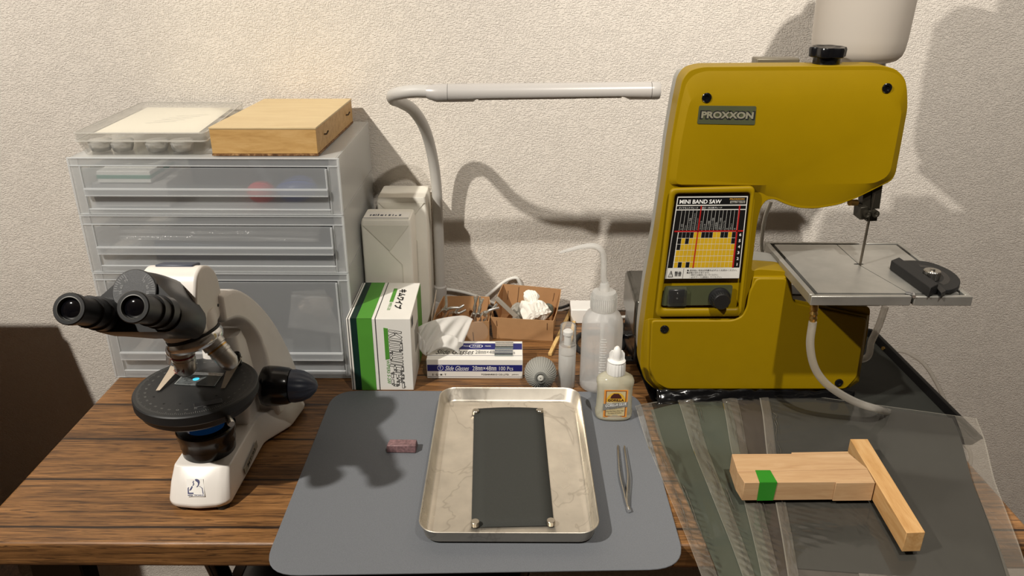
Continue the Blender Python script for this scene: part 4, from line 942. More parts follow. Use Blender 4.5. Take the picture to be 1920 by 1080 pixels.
cb = thing('crumpled_tissue', 'crumpled white tissue heaped in the right carton', 'tissue', (0.035, 1.235, 0.02))
def crumple_part(cen, dims, seed):
    o = crumple_ball('wad', cen, dims, crp, None, None, seed); me = o.data
    for v in me.vertices: v.co = v.co - Vector(cb.location)
    o.parent = cb
crumple_part((0.037, 1.228, 0.0205), (.0285, .0215, .0235), 3)
crumple_part((0.033, 1.240, 0.046), (.0150, .013, .0135), 12)
crumple_part((0.054, 1.225, 0.026), (.0110, .011, .0130), 7)
ROCK = simple('grey_green_rock', (96, 98, 86), 0.8, var=0.35, vscale=160, bmp=0.6, bscale=300)
ROCK2 = simple('pale_grey_rock', (156, 152, 142), 0.8, var=0.25, vscale=160, bmp=0.6, bscale=300)
lump('stone', (0.0625, 1.247, 0.016), (.014, .013, .0135), ROCK, 'dark green stone at the right end of the right carton', 'stone', 5, .3, 3, 'stones in the right carton', 22)
lump('stone', (0.012, 1.256, 0.018), (.015, .012, .014), ROCK2, 'pale grey stone at the back of the right carton', 'stone', 9, .3, 3, 'stones in the right carton', 22)
lump('stone', (0.013, 1.232, 0.0017), (.014, .014, .0135), ROCK2, 'beige stone under the grey bar in the right carton', 'stone', 15, .3, 3, 'stones in the right carton', 22)
lump('stone', (-0.012, 1.216, 0.0017), (.012, .010, .0135), simple('white_rock', (206, 200, 186), 0.8, var=.1), 'whitish stone at the left front of the right carton', 'stone', 21, .3, 3, 'stones in the right carton', 22)
a = py_(930, 558, 1.215); b = py_(968, 594, 1.205)
gb = G(); d = (b - a).normalized(); wv = Vector((.6, 0, .55)).normalized() * .0034; hv = d.cross(wv).normalized() * .0030
gb.loft([[p + wv + hv, p + wv - hv, p - wv - hv, p - wv + hv] for p in (a, b)])
tag(gb.build('grey_bar', simple('grey_bar', (150, 142, 130), 0.4), bevel=0.0006), 'straight grey bar leaning into the right carton', 'bar')
tag(G().loft([[Vector((x, 1.222 + .002 * i, z + dz)) for x, z in ((-.040, .052), (-.030, .046), (-.024, .030), (-.026, .016), (-.031, .017), (-.030, .030), (-.036, .040), (-.043, .044))] for i, dz in ((0, 0), (4, 0))]).build('black_clamp', M['gloss_black'], bevel=.001), 'black clamp between the two open cartons', 'clamp')

# ================================================================== slide glass box and loose slides
NAVYP = simple('navy_box_print', (26, 32, 108), 0.5, var=0.02)
sb = thing('slide_box', 'white and navy slide glass box lying below the cartons', 'box', (-0.057, 1.095, 0))
sx0, sx1, sy0, sy1, sh = -0.1315, 0.0170, 1.0615, 1.1240, 0.0335
bb = G().box(sx0, sx1, sy0, sy1, 0.0004, sh).build('box_body', WHITECARD, sb, bevel=0.0005)
def SX_(u): return sx0 + (sx1 - sx0) * u
def fz(v): return sh * (1 - v)
def tY(v): return sy0 + (sy1 - sy0) * v
e = 0.0003; g = G(); yf = sy0 - .0004; zt2 = sh + .0004
g.mat(0); g.box(sx0 + .0008, sx1 - .0008, sy0 - e, sy0 - .00005, fz(.60), fz(.27)); g.box(sx0 + .0008, sx1 - .0008, tY(.54), tY(.87), sh + .00005, sh + e)
g.mat(1); g.box(sx0 + .001, sx1 - .001, sy0 - e, sy0 - .00005, fz(.905), fz(.885)); g.box(sx0 + .001, sx1 - .001, tY(.205), tY(.222), sh + .00005, sh + e)
g.build('printed_bands', [NAVYP, simple('grey_line_print', (130, 130, 140), .6)], bb)
g = G(); U = Vector((sx1 - sx0, 0, 0)); V = Vector((0, 0, sh)); VT = Vector((0, sy1 - sy0, 0))
def ft(s, u, v, w, h, **k): g.text(s, (SX_(u), yf, fz(v)), U * w, V * h, **k)
def tt(s, u, v, w, h, **k): g.text(s, (SX_(u), tY(v), zt2), U * w, VT * h, **k)
g.mat(0); ft('Slide Glasses', .19, .565, .25, .24, shear=.45); ft('28㎜×48㎜', .475, .56, .25, .23); ft('100 Pcs', .755, .55, .145, .20)
def ellipse(c_, ru, rv, U_, V_, w_):
    for i in range(28):
        a0 = 2 * pi * i / 28; a1 = 2 * pi * (i + 1) / 28
        g.add([c_ + U_ * (ru * k_ * cos(a)) + V_ * (rv * k_ * sin(a)) for k_, a in ((1, a0), (1, a1), (1 - w_, a1), (1 - w_, a0))], [(0, 1, 2, 3)])
EX, EY, EZ = Vector((1, 0, 0)), Vector((0, 1, 0)), Vector((0, 0, 1))
ellipse(Vector((SX_(.142), yf, fz(.43))), .0046, .0046, EX, EZ, .12)
g.text('T', (SX_(.132), yf, fz(.50)), (.0028, 0, 0), (0, 0, .0046))
g.mat(1); ft('S · G · M · T', .055, .83, .145, .095, bold=.015); ft('TOSHINRIKO CO.,LTD.', .565, .82, .295, .09, bold=.01); ft('JAPAN', .885, .815, .07, .075)
g.build('front_lettering', [M['white_ink'], M['ink']], bb, recalc=False)
g = G(); g.mat(0); ellipse(Vector((SX_(.50), tY(.71), zt2)), .0112, .0062, EX, EY, .12)
g.text('TMR', (SX_(.462), tY(.66), zt2), (.0125, 0, 0), (0, .006, 0), shear=.3)
tt('TRADE', .365, .68, .055, .07); tt('MARK', .60, .68, .065, .07)
g.mat(1); tt('Slide Glasses', .085, .27, .40, .25, shear=.45)
g.mat(2); tt('28㎜×48㎜', .50, .30, .26, .18); tt('100 Pcs', .77, .30, .15, .16)
g.build('top_lettering', [M['white_ink'], M['ink'], M['grey_ink']], bb, recalc=False)
G().box(SX_(.035), SX_(.12), tY(.52), tY(.60), sh + .0004, sh + .0008).build('red_seal', simple('red_seal_print', (190, 78, 52), .6), bb)
for k, (u0, v0, nm) in enumerate(((.705, .18, 'front small glass slide lying on the slide box'), (.708, .58, 'rear small glass slide lying on the slide box'))):
    x0 = SX_(u0); y0 = tY(v0)
    o = thing('glass_slide', nm, 'slide', (x0 + .014, y0 + .014, sh), 'loose glass slides on the slide box')
    G().box(x0, x0 + .0285, y0, y0 + .0225, sh + .0009, sh + .0028).build('glass_plate', frosted('stacked_glass', (228, 236, 232), clear=0.86, rough=.03, gloss=1.2), o)
    gg = G(); gg.box(x0, x0 + .0285, y0 - .0003, y0 - .00005, sh + .0009, sh + .0028); gg.build('polished_edge', simple('glass_edge', (132, 142, 142), .2), o)

# ================================================================== blower ball
bl = thing('blower_ball', 'ribbed grey rubber blower ball beside the slide box', 'blower', (0.043, 1.036, 0))
c = Vector((0.0435, 1.0375, 0.0300)); ax = Vector((0.02, -0.86, 0.02)).normalized(); ax = Vector((-0.02, -0.93, 0.18)).normalized(); u, v, a = frame(ax); loops = []; R = 0.0240; nS = 144
for k in range(25):
    th = pi * (0.03 + 0.94 * k / 24); loops.append([c - a * (R * cos(th)) * 1.06 + (u * cos(2 * pi * i / nS) + v * sin(2 * pi * i / nS)) * (R * sin(th) ) for i in range(nS)])
zmin = min(p.z for l in loops for p in l); loops = [[p - Vector((0, 0, zmin - .0008)) for p in l] for l in loops]; c = c - Vector((0, 0, zmin - .0008))
G().loft(loops).build('rubber_bulb', simple('grey_rubber', (138, 137, 131), 0.65, bmp=.2, bscale=900), bl, smooth=20)
gg = G()
for i in range(36):
    a0 = 2 * pi * (i + .5) / 36; dd = u * cos(a0) + v * sin(a0)
    gg.tube([c + a * (R * cos(th) * 1.06) + dd * (R * sin(th) + .0001) for th in [pi * (.12 + .80 * k / 14) for k in range(15)]], .00042, 5)
gg.build('ribs', simple('rib_highlight_grey', (176, 175, 168), .65), bl, smooth=60)  # lighter grey paints in the highlights along the ridges
G().lathe([(.0088, .0236), (.0088, .0262), (.0068, .0268), (.0068, .0245), (.0040, .0245)], c, a, 32, cap0=False).build('valve_ring', simple('valve_grey', (110, 110, 106), .5), bl)
G().lathe([(.0044, .0240), (.0044, .0275), (.0034, .0284), (.0010, .0284), (.0010, .0262)], c, a, 24, cap0=False).build('valve', simple('valve_white', (196, 194, 186), .5), bl)

# ================================================================== bamboo sticks
BAM = wood('bamboo', (196, 158, 96), (222, 186, 122), (236, 206, 148), 'y', 2.0, .5, 4, 10, .05)
for (p0, p1, nm) in ((pz(1071, 581, .004), pz(1031, 664, .004), 'longer bamboo stick slanting behind the spray bottle'), (pz(1079, 585, .004), pz(1066, 660, .004), 'shorter bamboo stick right of the other, behind the spray bottle')):
    d = (p1 - p0).normalized(); s = d.cross(Vector((0, 0, 1)))
    tag(G().loft([[p + s * x + Vector((0, 0, z)) for x, z in ((.0030, -.0034), (.0030, .0022), (-.0030, .0022), (-.0030, -.0034))] for p in (p0, p1)]).build('bamboo_stick', BAM, bevel=.0006), nm, 'stick', 'bamboo sticks')

# ================================================================== small spray bottle
LIQ = frosted('clear_liquid', (236, 234, 232), clear=.90, rough=.1, trans=.5, gloss=.4)
MILK = frosted('milky_plastic', (252, 252, 250), clear=.55, rough=.25, trans=.4, gloss=.7)
MILK2 = frosted('clearer_cap_plastic', (248, 247, 245), clear=.76, rough=.12, trans=.5, gloss=1.0)
sp_ = thing('spray_bottle', 'small slim milky spray bottle standing by the bamboo sticks', 'bottle', (0.0835, 1.040, 0)); O = (0.0835, 1.040, 0)
G().lathe([(.0118, .0006), (.0130, .0020), (.0130, .056), (.0122, .058), (.0116, .058), (.0122, .055), (.0122, .003), (.0010, .0025)], O, n=40).build('bottle_body', MILK, sp_, smooth=50)
G().lathe([(.0120, .0032), (.0120, .0270), (.0010, .0272)], O, n=32).build('liquid', LIQ, sp_)
G().lathe([(.0131, .0585), (.0131, .071), (.0124, .072)], O, n=40).build('collar', MILK, sp_)
G().lathe([(.0125, .0722), (.0122, .1000), (.0116, .1035), (.0108, .1045), (.0010, .1045)], O, n=40, cap0=False).build('clear_cap', MILK2, sp_, smooth=50)
G().lathe([(.0055, .0722), (.0055, .088), (.0075, .0885), (.0075, .094), (.0050, .0960)], O, n=28).build('spray_head', M['white_plastic'], sp_)
G().tube([(0.0835, 1.040, .006), (0.0835, 1.040, .058)], .0012, 8).build('dip_tube', MILK, sp_)

# ================================================================== wash bottle
wbt = thing('wash_bottle', 'tall translucent wash bottle with a bent spout', 'bottle', (0.1345, 1.043, 0)); O = (0.1345, 1.043, 0)
WB = frosted('wash_bottle_plastic', (252, 252, 251), clear=.52, rough=.3, trans=.4, gloss=.6)
G().lathe([(.0275, .0006), (.0305, .003), (.0308, .012), (.0306, .102), (.0292, .113), (.0250, .122), (.0190, .127), (.0180, .129)], O, n=56).build('bottle_body', WB, wbt, smooth=50)
gg = G()
for k in range(18):
    z = .022 + .0042 * k; w = .010 if k % 2 == 0 else .007; lo = []
    for i in range(7):
        a = rad(-84) + (i / 6 - .5) * w / .031 + rad(-8); lo.append(Vector((O[0] + .0311 * cos(a), O[1] + .0311 * sin(a), z)))
    gg.grid([lo, [p + Vector((0, 0, .0010)) for p in lo]])
gg.build('volume_marks', simple('raised_marks', (238, 238, 236), .4), wbt)
gl_ = G(); gl_.lathe([(.0185, .1292), (.0190, .131), (.0190, .153), (.0170, .157), (.0085, .1585)], O, n=48); gl_.build('screw_cap', MILK, wbt, smooth=40)
gg = G()
for i in range(40):
    a = 2 * pi * i / 40; gg.tube([(O[0] + .0191 * cos(a), O[1] + .0191 * sin(a), .132), (O[0] + .0191 * cos(a), O[1] + .0191 * sin(a), .151)], .0007, 5)
gg.build('grip_ribs', MILK, wbt)
G().lathe([(.0075, .1586), (.0070, .168), (.0050, .172)], O, n=24).build('spout_socket', MILK, wbt)
yy = 1.040
sp1 = [Vector((O[0], O[1], .170)), py_(1132, 520, 1.042), py_(1132, 485, 1.041), py_(1127, 469, 1.040), py_(1113, 461, 1.039), py_(1090, 463, 1.038), py_(1067, 469, 1.036), py_(1048, 474, 1.034)]
path = spline(sp1, 6); nP = len(path)
G().tube(path, [.0046 if k < nP * .5 else .0046 - .0030 * ((k / nP - .5) / .5) for k in range(nP)], 14).build('bent_spout', MILK, wbt, smooth=60)
G().tube([(O[0], O[1], .008), (O[0], O[1], .128)], .0028, 10).build('dip_tube', MILK, wbt)

# ================================================================== glue bottle
gb_ = thing('glue_bottle', 'small clear glue bottle with a white pointed cap', 'bottle', (0.1450, 0.9525, 0.0026)); GO = Vector((0.1450, 0.9525, 0.0028))
GLUE = frosted('amber_glue', (255, 250, 222), clear=.52, rough=.08, trans=.35, gloss=.8)
def oval(w, d, z, p=2.6, n=44): 
    return [GO + Vector((w * math.copysign(abs(cos(2 * pi * i / n)) ** (2 / p), cos(2 * pi * i / n)), d * math.copysign(abs(sin(2 * pi * i / n)) ** (2 / p), sin(2 * pi * i / n)), z)) for i in range(n)]
G().loft([oval(.0225, .0130, .0), oval(.0255, .0155, .002), oval(.0262, .0160, .006), oval(.0262, .0160, .012), oval(.0252, .0155, .015), oval(.0246, .0152, .034), oval(.0252, .0155, .052), oval(.0262, .0160, .055), oval(.0262, .0160, .060), oval(.0240, .0150, .064), oval(.0160, .0130, .069, 2), oval(.0125, .0125, .070, 2)]).build('bottle_body', GLUE, gb_, smooth=50)
u_ = G(); CW = M['white_plastic']
loops = []
for r, z in ((.0130, .0705), (.0132, .073), (.0128, .086), (.0120, .0885)):
    loops.append([GO + Vector((r * (1 - .035 * (i % 4 < 2)) * cos(2 * pi * i / 72), r * (1 - .035 * (i % 4 < 2)) * sin(2 * pi * i / 72), z)) for i in range(72)])
u_.loft(loops); u_.build('screw_cap', CW, gb_, smooth=25)
u_ = G(); u_.lathe([(.0122, .0888), (.0126, .0900), (.0108, .0912)], GO, n=40); u_.lathe([(.0060, .0912), (.0068, .096), (.0062, .103), (.0042, .109), (.0020, .1112)], GO, n=28)
u_.prism([GO + Vector((x, -.0012, z)) for x, z in ((-.0108, .0912), (.0108, .0912), (.0105, .101), (.0075, .105), (-.0075, .105), (-.0105, .101))], [GO + Vector((x, .0012, z)) for x, z in ((-.0108, .0912), (.0108, .0912), (.0105, .101), (.0075, .105), (-.0075, .105), (-.0105, .101))])
u_.build('pointed_tip', CW, gb_, smooth=40)
def gl(u, v, o): return GO + Vector(((u - .5) * .0330, -.0156 - o - .0 + .0006 * (2 * u - 1) ** 2, .0075 + v * .0440))
def gpoly(g, pts, o): g.add([gl(u, v, o) for u, v in pts], [tuple(range(len(pts)))])
g = G()
g.mat(0); g.loft([[gl(u, v, .0002) for u, v in ((0, 0), (1, 0), (1, 1), (0, 1))], [gl(u, v, .0005) for u, v in ((0, 0), (1, 0), (1, 1), (0, 1))]])
g.mat(1); gpoly(g, [(.07, .04), (.93, .04), (.93, .97), (.07, .97)], .0006)
g.mat(2); gpoly(g, [(.10, .06), (.90, .06), (.90, .95), (.10, .95)], .0007)
g.mat(3); arc = [(.5 + .40 * cos(pi * i / 20), .60 + .32 * sin(pi * i / 20)) for i in range(21)]; arci = [(.5 + .30 * cos(pi * i / 20), .60 + .25 * sin(pi * i / 20)) for i in range(21)]
for i in range(20): gpoly(g, [arc[i], arc[i + 1], arci[i + 1], arci[i]], .0008)
gpoly(g, [(.10, .58), (.90, .58), (.90, .70), (.10, .70)], .0009)
g.mat(4); gpoly(g, [(.26, .70), (.74, .70), (.70, .80), (.60, .88), (.40, .88), (.30, .80)], .00085)
g.text('GORILLA', gl(.16, .60, .0012), gl(.84, .60, .0012) - gl(.16, .60, .0012), (0, 0, .0038), bold=.03)
g.mat(5); gpoly(g, [(-.03, .36), (1.0, .44), (1.03, .60), (1.0, .575), (-.0, .50)], .0010); gpoly(g, [(-.03, .26), (1.03, .40), (1.03, .575), (-.03, .50)], .0011)
g.mat(6); g.text('GORILLA GLUE', gl(.07, .38, .0016), gl(.96, .465, .0016) - gl(.07, .38, .0016), (0, 0, .0046), bold=.03); g.text('Clear', gl(.12, .50, .0016), (.0085, 0, .0008), (0, 0, .0028))
g.mat(7); g.text('Strong & Clear', gl(.24, .305, .0016), gl(.80, .36, .0016) - gl(.24, .305, .0016), (0, 0, .0022)); g.text('Does Not Foam, Dries Clear', gl(.12, .20, .0012), gl(.86, .235, .0012) - gl(.12, .20, .0012), (0, 0, .0024)); g.text('For Indoor & Outdoor', gl(.2, .135, .0012), gl(.78, .17, .0012) - gl(.2, .135, .0012), (0, 0, .0020))
g.build('label', [simple('label_orange', (228, 150, 62), .5), simple('label_brown_line', (120, 52, 26), .5), simple('label_cream', (206, 188, 142), .5), simple('label_yellow', (226, 176, 52), .5), simple('label_brown', (74, 30, 22), .5), simple('label_grey', (136, 134, 128), .45), M['white_ink'], M['ink']], gb_, recalc=False, smooth=0)
# ================================================================== black drip tray under the saw
TRB = simple('tray_black', (7, 7, 8), 0.35, spec=.15); TRF = simple('tray_floor', (40, 41, 38), 0.6, spec=.15, var=.05)
tr = thing('drip_tray', 'shallow black tray underneath the yellow band saw', 'tray', (0.42, 1.08, 0))
Q = [Vector((0.204, 0.972, 0)), Vector((0.633, 0.879, 0)), Vector((0.626, 1.215, 0)), Vector((0.190, 1.235, 0))]
def tl(s, z, r=.012): c_ = sum(Q, Vector()) / 4; return round_poly([p + (c_ - p).normalized() * s + Vector((0, 0, z)) for p in Q], r)
G().loft([tl(.008, .0004), tl(.0, .0125), tl(-.0015, .0135), tl(.0005, .0142), tl(.006, .0135), tl(.012, .0032)], True, False).build('tray_rim', TRB, tr, smooth=50)
G().prism(tl(.0118, .0020), tl(.0118, .0032)).build('tray_floor', TRF, tr)
# crinkled black film at the front left of the tray
FILM = simple('black_film', (12, 12, 13), 0.12, bmp=.8, bscale=60)
rows = []
for j in range(9):
    row = []
    for i in range(41):
        u = i / 40; v = j / 8
        row.append((0.209 + .285 * u, 0.976 - .0 * u + (-.012 + .016 * v) * (1 - .6 * u) - .002, .0146 + .016 * (v ** 1.5) + .0035 * abs(sin(u * 19 + v * 5 + 3 * sin(u * 11))) * (1 - v * .4) + .0013 * sin(u * 61 + 9 * v + 4 * sin(u * 23))))
    rows.append(row)
tag(G().grid(rows).build('black_film', FILM, smooth=70, solid=.0003), 'crinkled shiny black film along the front foot of the saw', 'film')

# ================================================================== band saw
YEL = simple('yellow_paint', (142, 115, 0), 0.45, var=.02, bmp=.12, bscale=1600, spec=.25)
GREYC = simple('grey_cast_frame', (150, 148, 142), 0.5, var=.03); OLIVE = simple('olive_panel', (66, 70, 46), .55)
sw = thing('band_saw', 'mustard yellow benchtop band saw with a square steel table', 'saw', (0.35, 1.03, 0.0034))
YF = 0.985
def F(px, py, y=YF): return py_(px, py, y)
out_px = [(1246, 738), (1224, 731), (1208, 714), (1201, 688), (1204, 640), (1216, 548), (1233, 455), (1248, 355), (1259, 268), (1272, 192), (1281, 150), (1294, 133), (1318, 126),
          (1655, 124), (1684, 130), (1701, 148), (1705, 168), (1706, 205), (1692, 278), (1683, 328), (1676, 341), (1650, 354), (1612, 373), (1575, 387), (1532, 394), (1500, 393), (1476, 386), (1455, 376), (1440, 377), (1429, 391), (1422, 420), (1416, 470), (1411, 511),
          (1424, 507), (1476, 511), (1486, 524), (1490, 575), (1636, 578), (1630, 630), (1618, 690), (1609, 716), (1594, 731), (1572, 738)]
outl = round_poly([F(*p) for p in out_px], .008, 3)
fc = [p + Vector((0, .0055, 0)) for p in outl]
G().prism(fc, [p + Vector((0, .040, 0)) for p in outl]).build('front_cover', YEL, sw, bevel=.0035, seg=3, smooth=40)
cb_ = [(1252, 347), (1262, 268), (1276, 194), (1286, 154), (1300, 138), (1322, 131), (1655, 129), (1681, 135), (1697, 151), (1701, 171), (1701, 206), (1688, 278), (1679, 326), (1671, 337), (1647, 349), (1610, 369), (1575, 382), (1532, 389), (1500, 388), (1476, 381), (1455, 371), (1438, 369), (1428, 362)]
ct_ = [(1266, 346), (1277, 268), (1289, 208), (1295, 188), (1308, 174), (1328, 169), (1650, 169), (1671, 173), (1684, 184), (1689, 200), (1690, 216), (1678, 280), (1670, 320), (1662, 332), (1642, 343), (1608, 345), (1575, 345), (1532, 345), (1500, 345), (1476, 345), (1458, 345), (1442, 346), (1432, 347)]
G().loft([round_poly([F(*p, YF + .0058) for p in cb_], .008, 3), round_poly([F(*p, YF + .0002) for p in ct_], .008, 3)], True, True).build('cover_face', YEL, sw, bevel=.0012, seg=2, smooth=20)
lb_ = [(1208, 600), (1398, 600), (1413, 516), (1476, 516), (1487, 560), (1630, 590), (1611, 716), (1594, 727), (1250, 733), (1226, 726), (1211, 711), (1205, 688)]
lt_ = [(1216, 597), (1396, 597), (1412, 520), (1474, 520), (1484, 560), (1626, 593), (1607, 712), (1590, 724), (1252, 729), (1230, 721), (1218, 708), (1214, 688)]
G().loft([[F(*p, YF + .0058) for p in lb_], [F(*p, YF + .0002) for p in lt_]], True, True).build('lower_face', YEL, sw, bevel=.0012, seg=2, smooth=20)
cx_ = sum(outl, Vector()) / len(outl)
def shr(k): return [Vector((cx_.x + (p.x - cx_.x) * (1 - k), p.y, max(.006, cx_.z + (p.z - cx_.z) * (1 - k)))) for p in outl]
def low(L_): return [Vector((p.x, p.y, min(p.z, .4705))) for p in L_]
G().prism([p + Vector((0, .0405, 0)) for p in low(shr(.012))], [p + Vector((0, .075, 0)) for p in low(shr(.018))]).build('rear_frame', GREYC, sw, bevel=.003, seg=3, smooth=40)
# raised lower plate and control panel surround
def plate(px, h, r=.006, y=YF): 
    lp = round_poly([F(*p) for p in px], r, 4); return lp, [p + Vector((0, -h, 0)) for p in lp]
a, b = plate([(1221, 599), (1372, 599), (1390, 592), (1399, 575), (1404, 545), (1417, 520), (1474, 520), (1483, 548), (1488, 566), (1624, 596), (1606, 705), (1584, 728), (1250, 728), (1229, 716), (1217, 690)], .0035)
G().prism([p + Vector((0, .0005, 0)) for p in a], b).build('lower_cover_plate', YEL, sw, bevel=.0022, seg=3, smooth=40)
oo = round_poly([F(1256, 352), F(1415, 348), F(1389, 591), F(1228, 592)], .008, 5); ii = round_poly([F(1265, 362), F(1407, 360), F(1384, 577), F(1238, 577)], .006, 5)
g = G(); n = len(oo); d = Vector((0, -.0045, 0)); z0 = Vector((0, .0004, 0))
g.loft([[p + z0 for p in oo], [p + d * .7 for p in oo], [p.lerp(q, .22) + d for p, q in zip(oo, ii)], [p.lerp(q, .78) + d for p, q in zip(oo, ii)], [p + d * .6 for p in ii], [p + z0 * 1.0 - Vector((0, .0006, 0)) for p in ii]], False, False)
g.build('control_surround', YEL, sw, smooth=60)
sw_y = YF - .0004
# name plate
np_ = [F(1311, 198), F(1418, 199), F(1415, 234), F(1307, 232)]
npl = G().prism([p + Vector((0, .0002, 0)) for p in round_poly(np_, .002)], [p - Vector((0, .0005, 0)) for p in round_poly(np_, .002)]).build('name_plate', OLIVE, sw)
def bil(C, u, v, o=0.0): return C[3].lerp(C[2], u).lerp(C[0].lerp(C[1], u), v) + Vector((0, -o, 0))
def btext(g, C, s, u0, v0, u1, v1, o, **k):
    O_ = bil(C, u0, v0, o); g.text(s, O_, bil(C, u1, v0, o) - O_, bil(C, u0, v1, o) - O_, **k)
g = G(); g.mat(0); btext(g, np_, 'PROXXON', .03, .25, .985, .76, .0007, bold=.085); g.mat(1); btext(g, np_, 'PROXXON', .055, .32, .96, .70, .0009, bold=.045)
g.build('lettering', [M['ink'], simple('plate_grey_letter', (128, 124, 106), .5)], npl, recalc=False)
# chart label
C = [F(1269, 366), F(1404, 365), F(1387, 522), F(1245, 523)]
LW = simple('label_white', (214, 212, 206), .5); LY = simple('label_yellow_cell', (196, 158, 26), .5); LR = simple('label_red_line', (172, 26, 24), .5); LK = simple('label_black', (12, 12, 13), .45)
g = G()
def q4(u0, v0, u1, v1, o): g.add([bil(C, u0, v0, o), bil(C, u1, v0, o), bil(C, u1, v1, o), bil(C, u0, v1, o)], [(0, 1, 2, 3)])
g.mat(0); lo = [p + Vector((0, .0000, 0)) for p in C]; g.prism(lo, [p + Vector((0, -.0006, 0)) for p in C])
B0 = .0008
g.mat(2); q4(.012, .005, .988, .985, B0)
g.mat(0); q4(.024, .138, .976, .974, B0 + .0001); g.mat(1)
g.mat(2); q4(.024, .878, .976, .890, B0 + .0002); q4(.024, .828, .976, .838, B0 + .0002)
# yellow grid block
u0, u1, v0, v1 = .100, .878, .140, .572; nc, nr = 15, 6; du = (u1 - u0) / nc; dv = (v1 - v0) / nr
g.mat(2); q4(.088, v0 - .004, u1, v1, B0 + .0002)
black = {(0, 5), (1, 5), (2, 5), (3, 5), (6, 5), (7, 5), (8, 5), (11, 5), (12, 5), (14, 5), (0, 4), (2, 4), (14, 4), (0, 3), (1, 0), (3, 0)}
for c_ in range(nc):
    for r_ in range(nr):
        g.mat(0 if (c_, r_) in black else 1)
        q4(u0 + c_ * du + .0014, v0 + r_ * dv + .0022, u0 + (c_ + 1) * du - .0014, v0 + (r_ + 1) * dv - .0022, B0 + .0003)
g.mat(0)
for r_ in range(nr): q4(.026, v0 + r_ * dv + .003, .090, v0 + (r_ + 1) * dv - .003, B0 + .00035); q4(.898, v0 + r_ * dv + .003, .974, v0 + (r_ + 1) * dv - .003, B0 + .00035)
g.mat(2)
for c_ in range(nc + 1): q4(u0 + c_ * du - .0018, .592, u0 + c_ * du + .0018, .826, B0 + .0004)
g.mat(3); q4(.04, .574, .976, .590, B0 + .0005); q4(u0 + 5 * du - .008, v0, u0 + 5 * du + .008, .88, B0 + .0005); q4(.878, v0, .898, .88, B0 + .0005)
g.mat(2); q4(.022, .006, .978, .132, B0 + .0002); g.mat(0); q4(.238, .008, .243, .130, B0 + .0003)
g.mat(5); q4(.75, .905, .955, .935, B0 + .0003)
lbl = g.build('blade_chart', [LK, LY, LW, LR, M['grey_ink'], simple('label_grey_box', (150, 148, 142), .5)], sw, recalc=False, smooth=0)
g = G(); T_ = .0017
g.mat(0); btext(g, C, 'MINI BAND SAW', .05, .905, .625, .952, T_, bold=.02)
for k in range(6): btext(g, C, str(k + 1), .925 if k else .934, v0 + k * dv + .022, .952 if k else .943, v0 + (k + 1) * dv - .016, T_, bold=.02)
btext(g, C, 'ダイヤモンドブレード', .05, .846, .315, .868, T_); btext(g, C, '金工・木工用ブレード', .37, .846, .645, .868, T_)
cols = ['石・宝石', 'タイル', 'セラミック 陶器', 'ガラス ステンドグラス', 'グラスファイバー', 'やわらかい木', 'かたい木', 'アクリル樹脂', 'ベークライト樹脂', 'ABS樹脂', '塩化ビニール樹脂', 'アルミニウム', '銅', '真ちゅう', '鉄']
g.mat(3)
for k, s in enumerate(cols):
    ua = u0 + k * du + du * .76; L_ = min(.205, .0175 * len(s)); O_ = bil(C, ua, .60, T_); g.text(s, O_, bil(C, ua, .60 + L_, T_) - O_, bil(C, ua - du * .50, .60, T_) - O_)
g.mat(1); btext(g, C, 'PROXXON', .74, .945, .94, .965, T_, bold=.02)
g.mat(2); btext(g, C, 'No.28172', .765, .908, .945, .931, T_, bold=.01)
btext(g, C, '警告', .125, .04, .215, .10, T_, bold=.01)
for s, v, w in (('● 使用前に取扱説明書を必ずよくお読みください。', .100, .66), ('●感電の恐れがあります。', .072, .30), ('・雨中では使用しないでください。', .044, .42), ('・必ずアース(接地)してください。', .014, .47)):
    btext(g, C, s, .285 if v > .06 else .33, v, .285 + w, v + .022, T_)
for (ua, va), (ub, vb) in (((.045, .032), (.105, .032)), ((.105, .032), (.075, .105)), ((.075, .105), (.045, .032))):
    p0 = bil(C, ua, va, T_); p1 = bil(C, ub, vb, T_); pn = (p1 - p0).cross(Vector((0, 1, 0))).normalized() * .0003; g.add([p0 - pn, p1 - pn, p1 + pn, p0 + pn], [(0, 1, 2, 3)])
btext(g, C, '!', .0715, .042, .0785, .082, T_)
g.build('lettering', [M['white_ink'], simple('label_gold_letter', (196, 150, 70), .5), M['ink'], simple('label_grey_letter', (158, 158, 154), .5)], lbl, recalc=False)
# switch recess, rocker switch and speed dial
rc = round_poly([F(1246, 536), F(1374, 534), F(1369, 571), F(1240, 573)], .004)
rp = G().prism([p - Vector((0, .0002, 0)) for p in rc], [p - Vector((0, .0008, 0)) for p in rc]).build('switch_panel', OLIVE, sw)
CAPC = frosted('clear_switch_cover', (230, 232, 228), clear=.965, rough=.05, trans=.3, gloss=.8)
w = [F(1254, 542), F(1284, 541), F(1281, 567), F(1251, 568)]
G().prism([p - Vector((0, .0009, 0)) for p in w], [p - Vector((0, .004, 0)) for p in w]).build('rocker_switch', M['gloss_black'], rp, bevel=.001)
w2 = [F(1251, 538), F(1288, 537), F(1286, 572), F(1249, 573)]; ci = sum(w2, Vector()) / 4
G().loft([[p - Vector((0, .0009, 0)) for p in round_poly(w2, .002)], [p - Vector((0, .006, 0)) + (ci - p) * .06 for p in round_poly(w2, .002)], [p - Vector((0, .0068, 0)) + (ci - p) * .16 for p in round_poly(w2, .002)]], False, True).build('switch_cover', CAPC, rp, smooth=40)
g = G(); o1 = F(1268, 561, YF - .0042); g.text('O', o1, (.0022, 0, 0), (0, 0, .0022)); g.text('I', F(1270, 551, YF - .0042), (.0006, 0, 0), (0, 0, .0022)); g.build('switch_marks', M['white_ink'], rp, recalc=False)
kc = F(1348, 557)
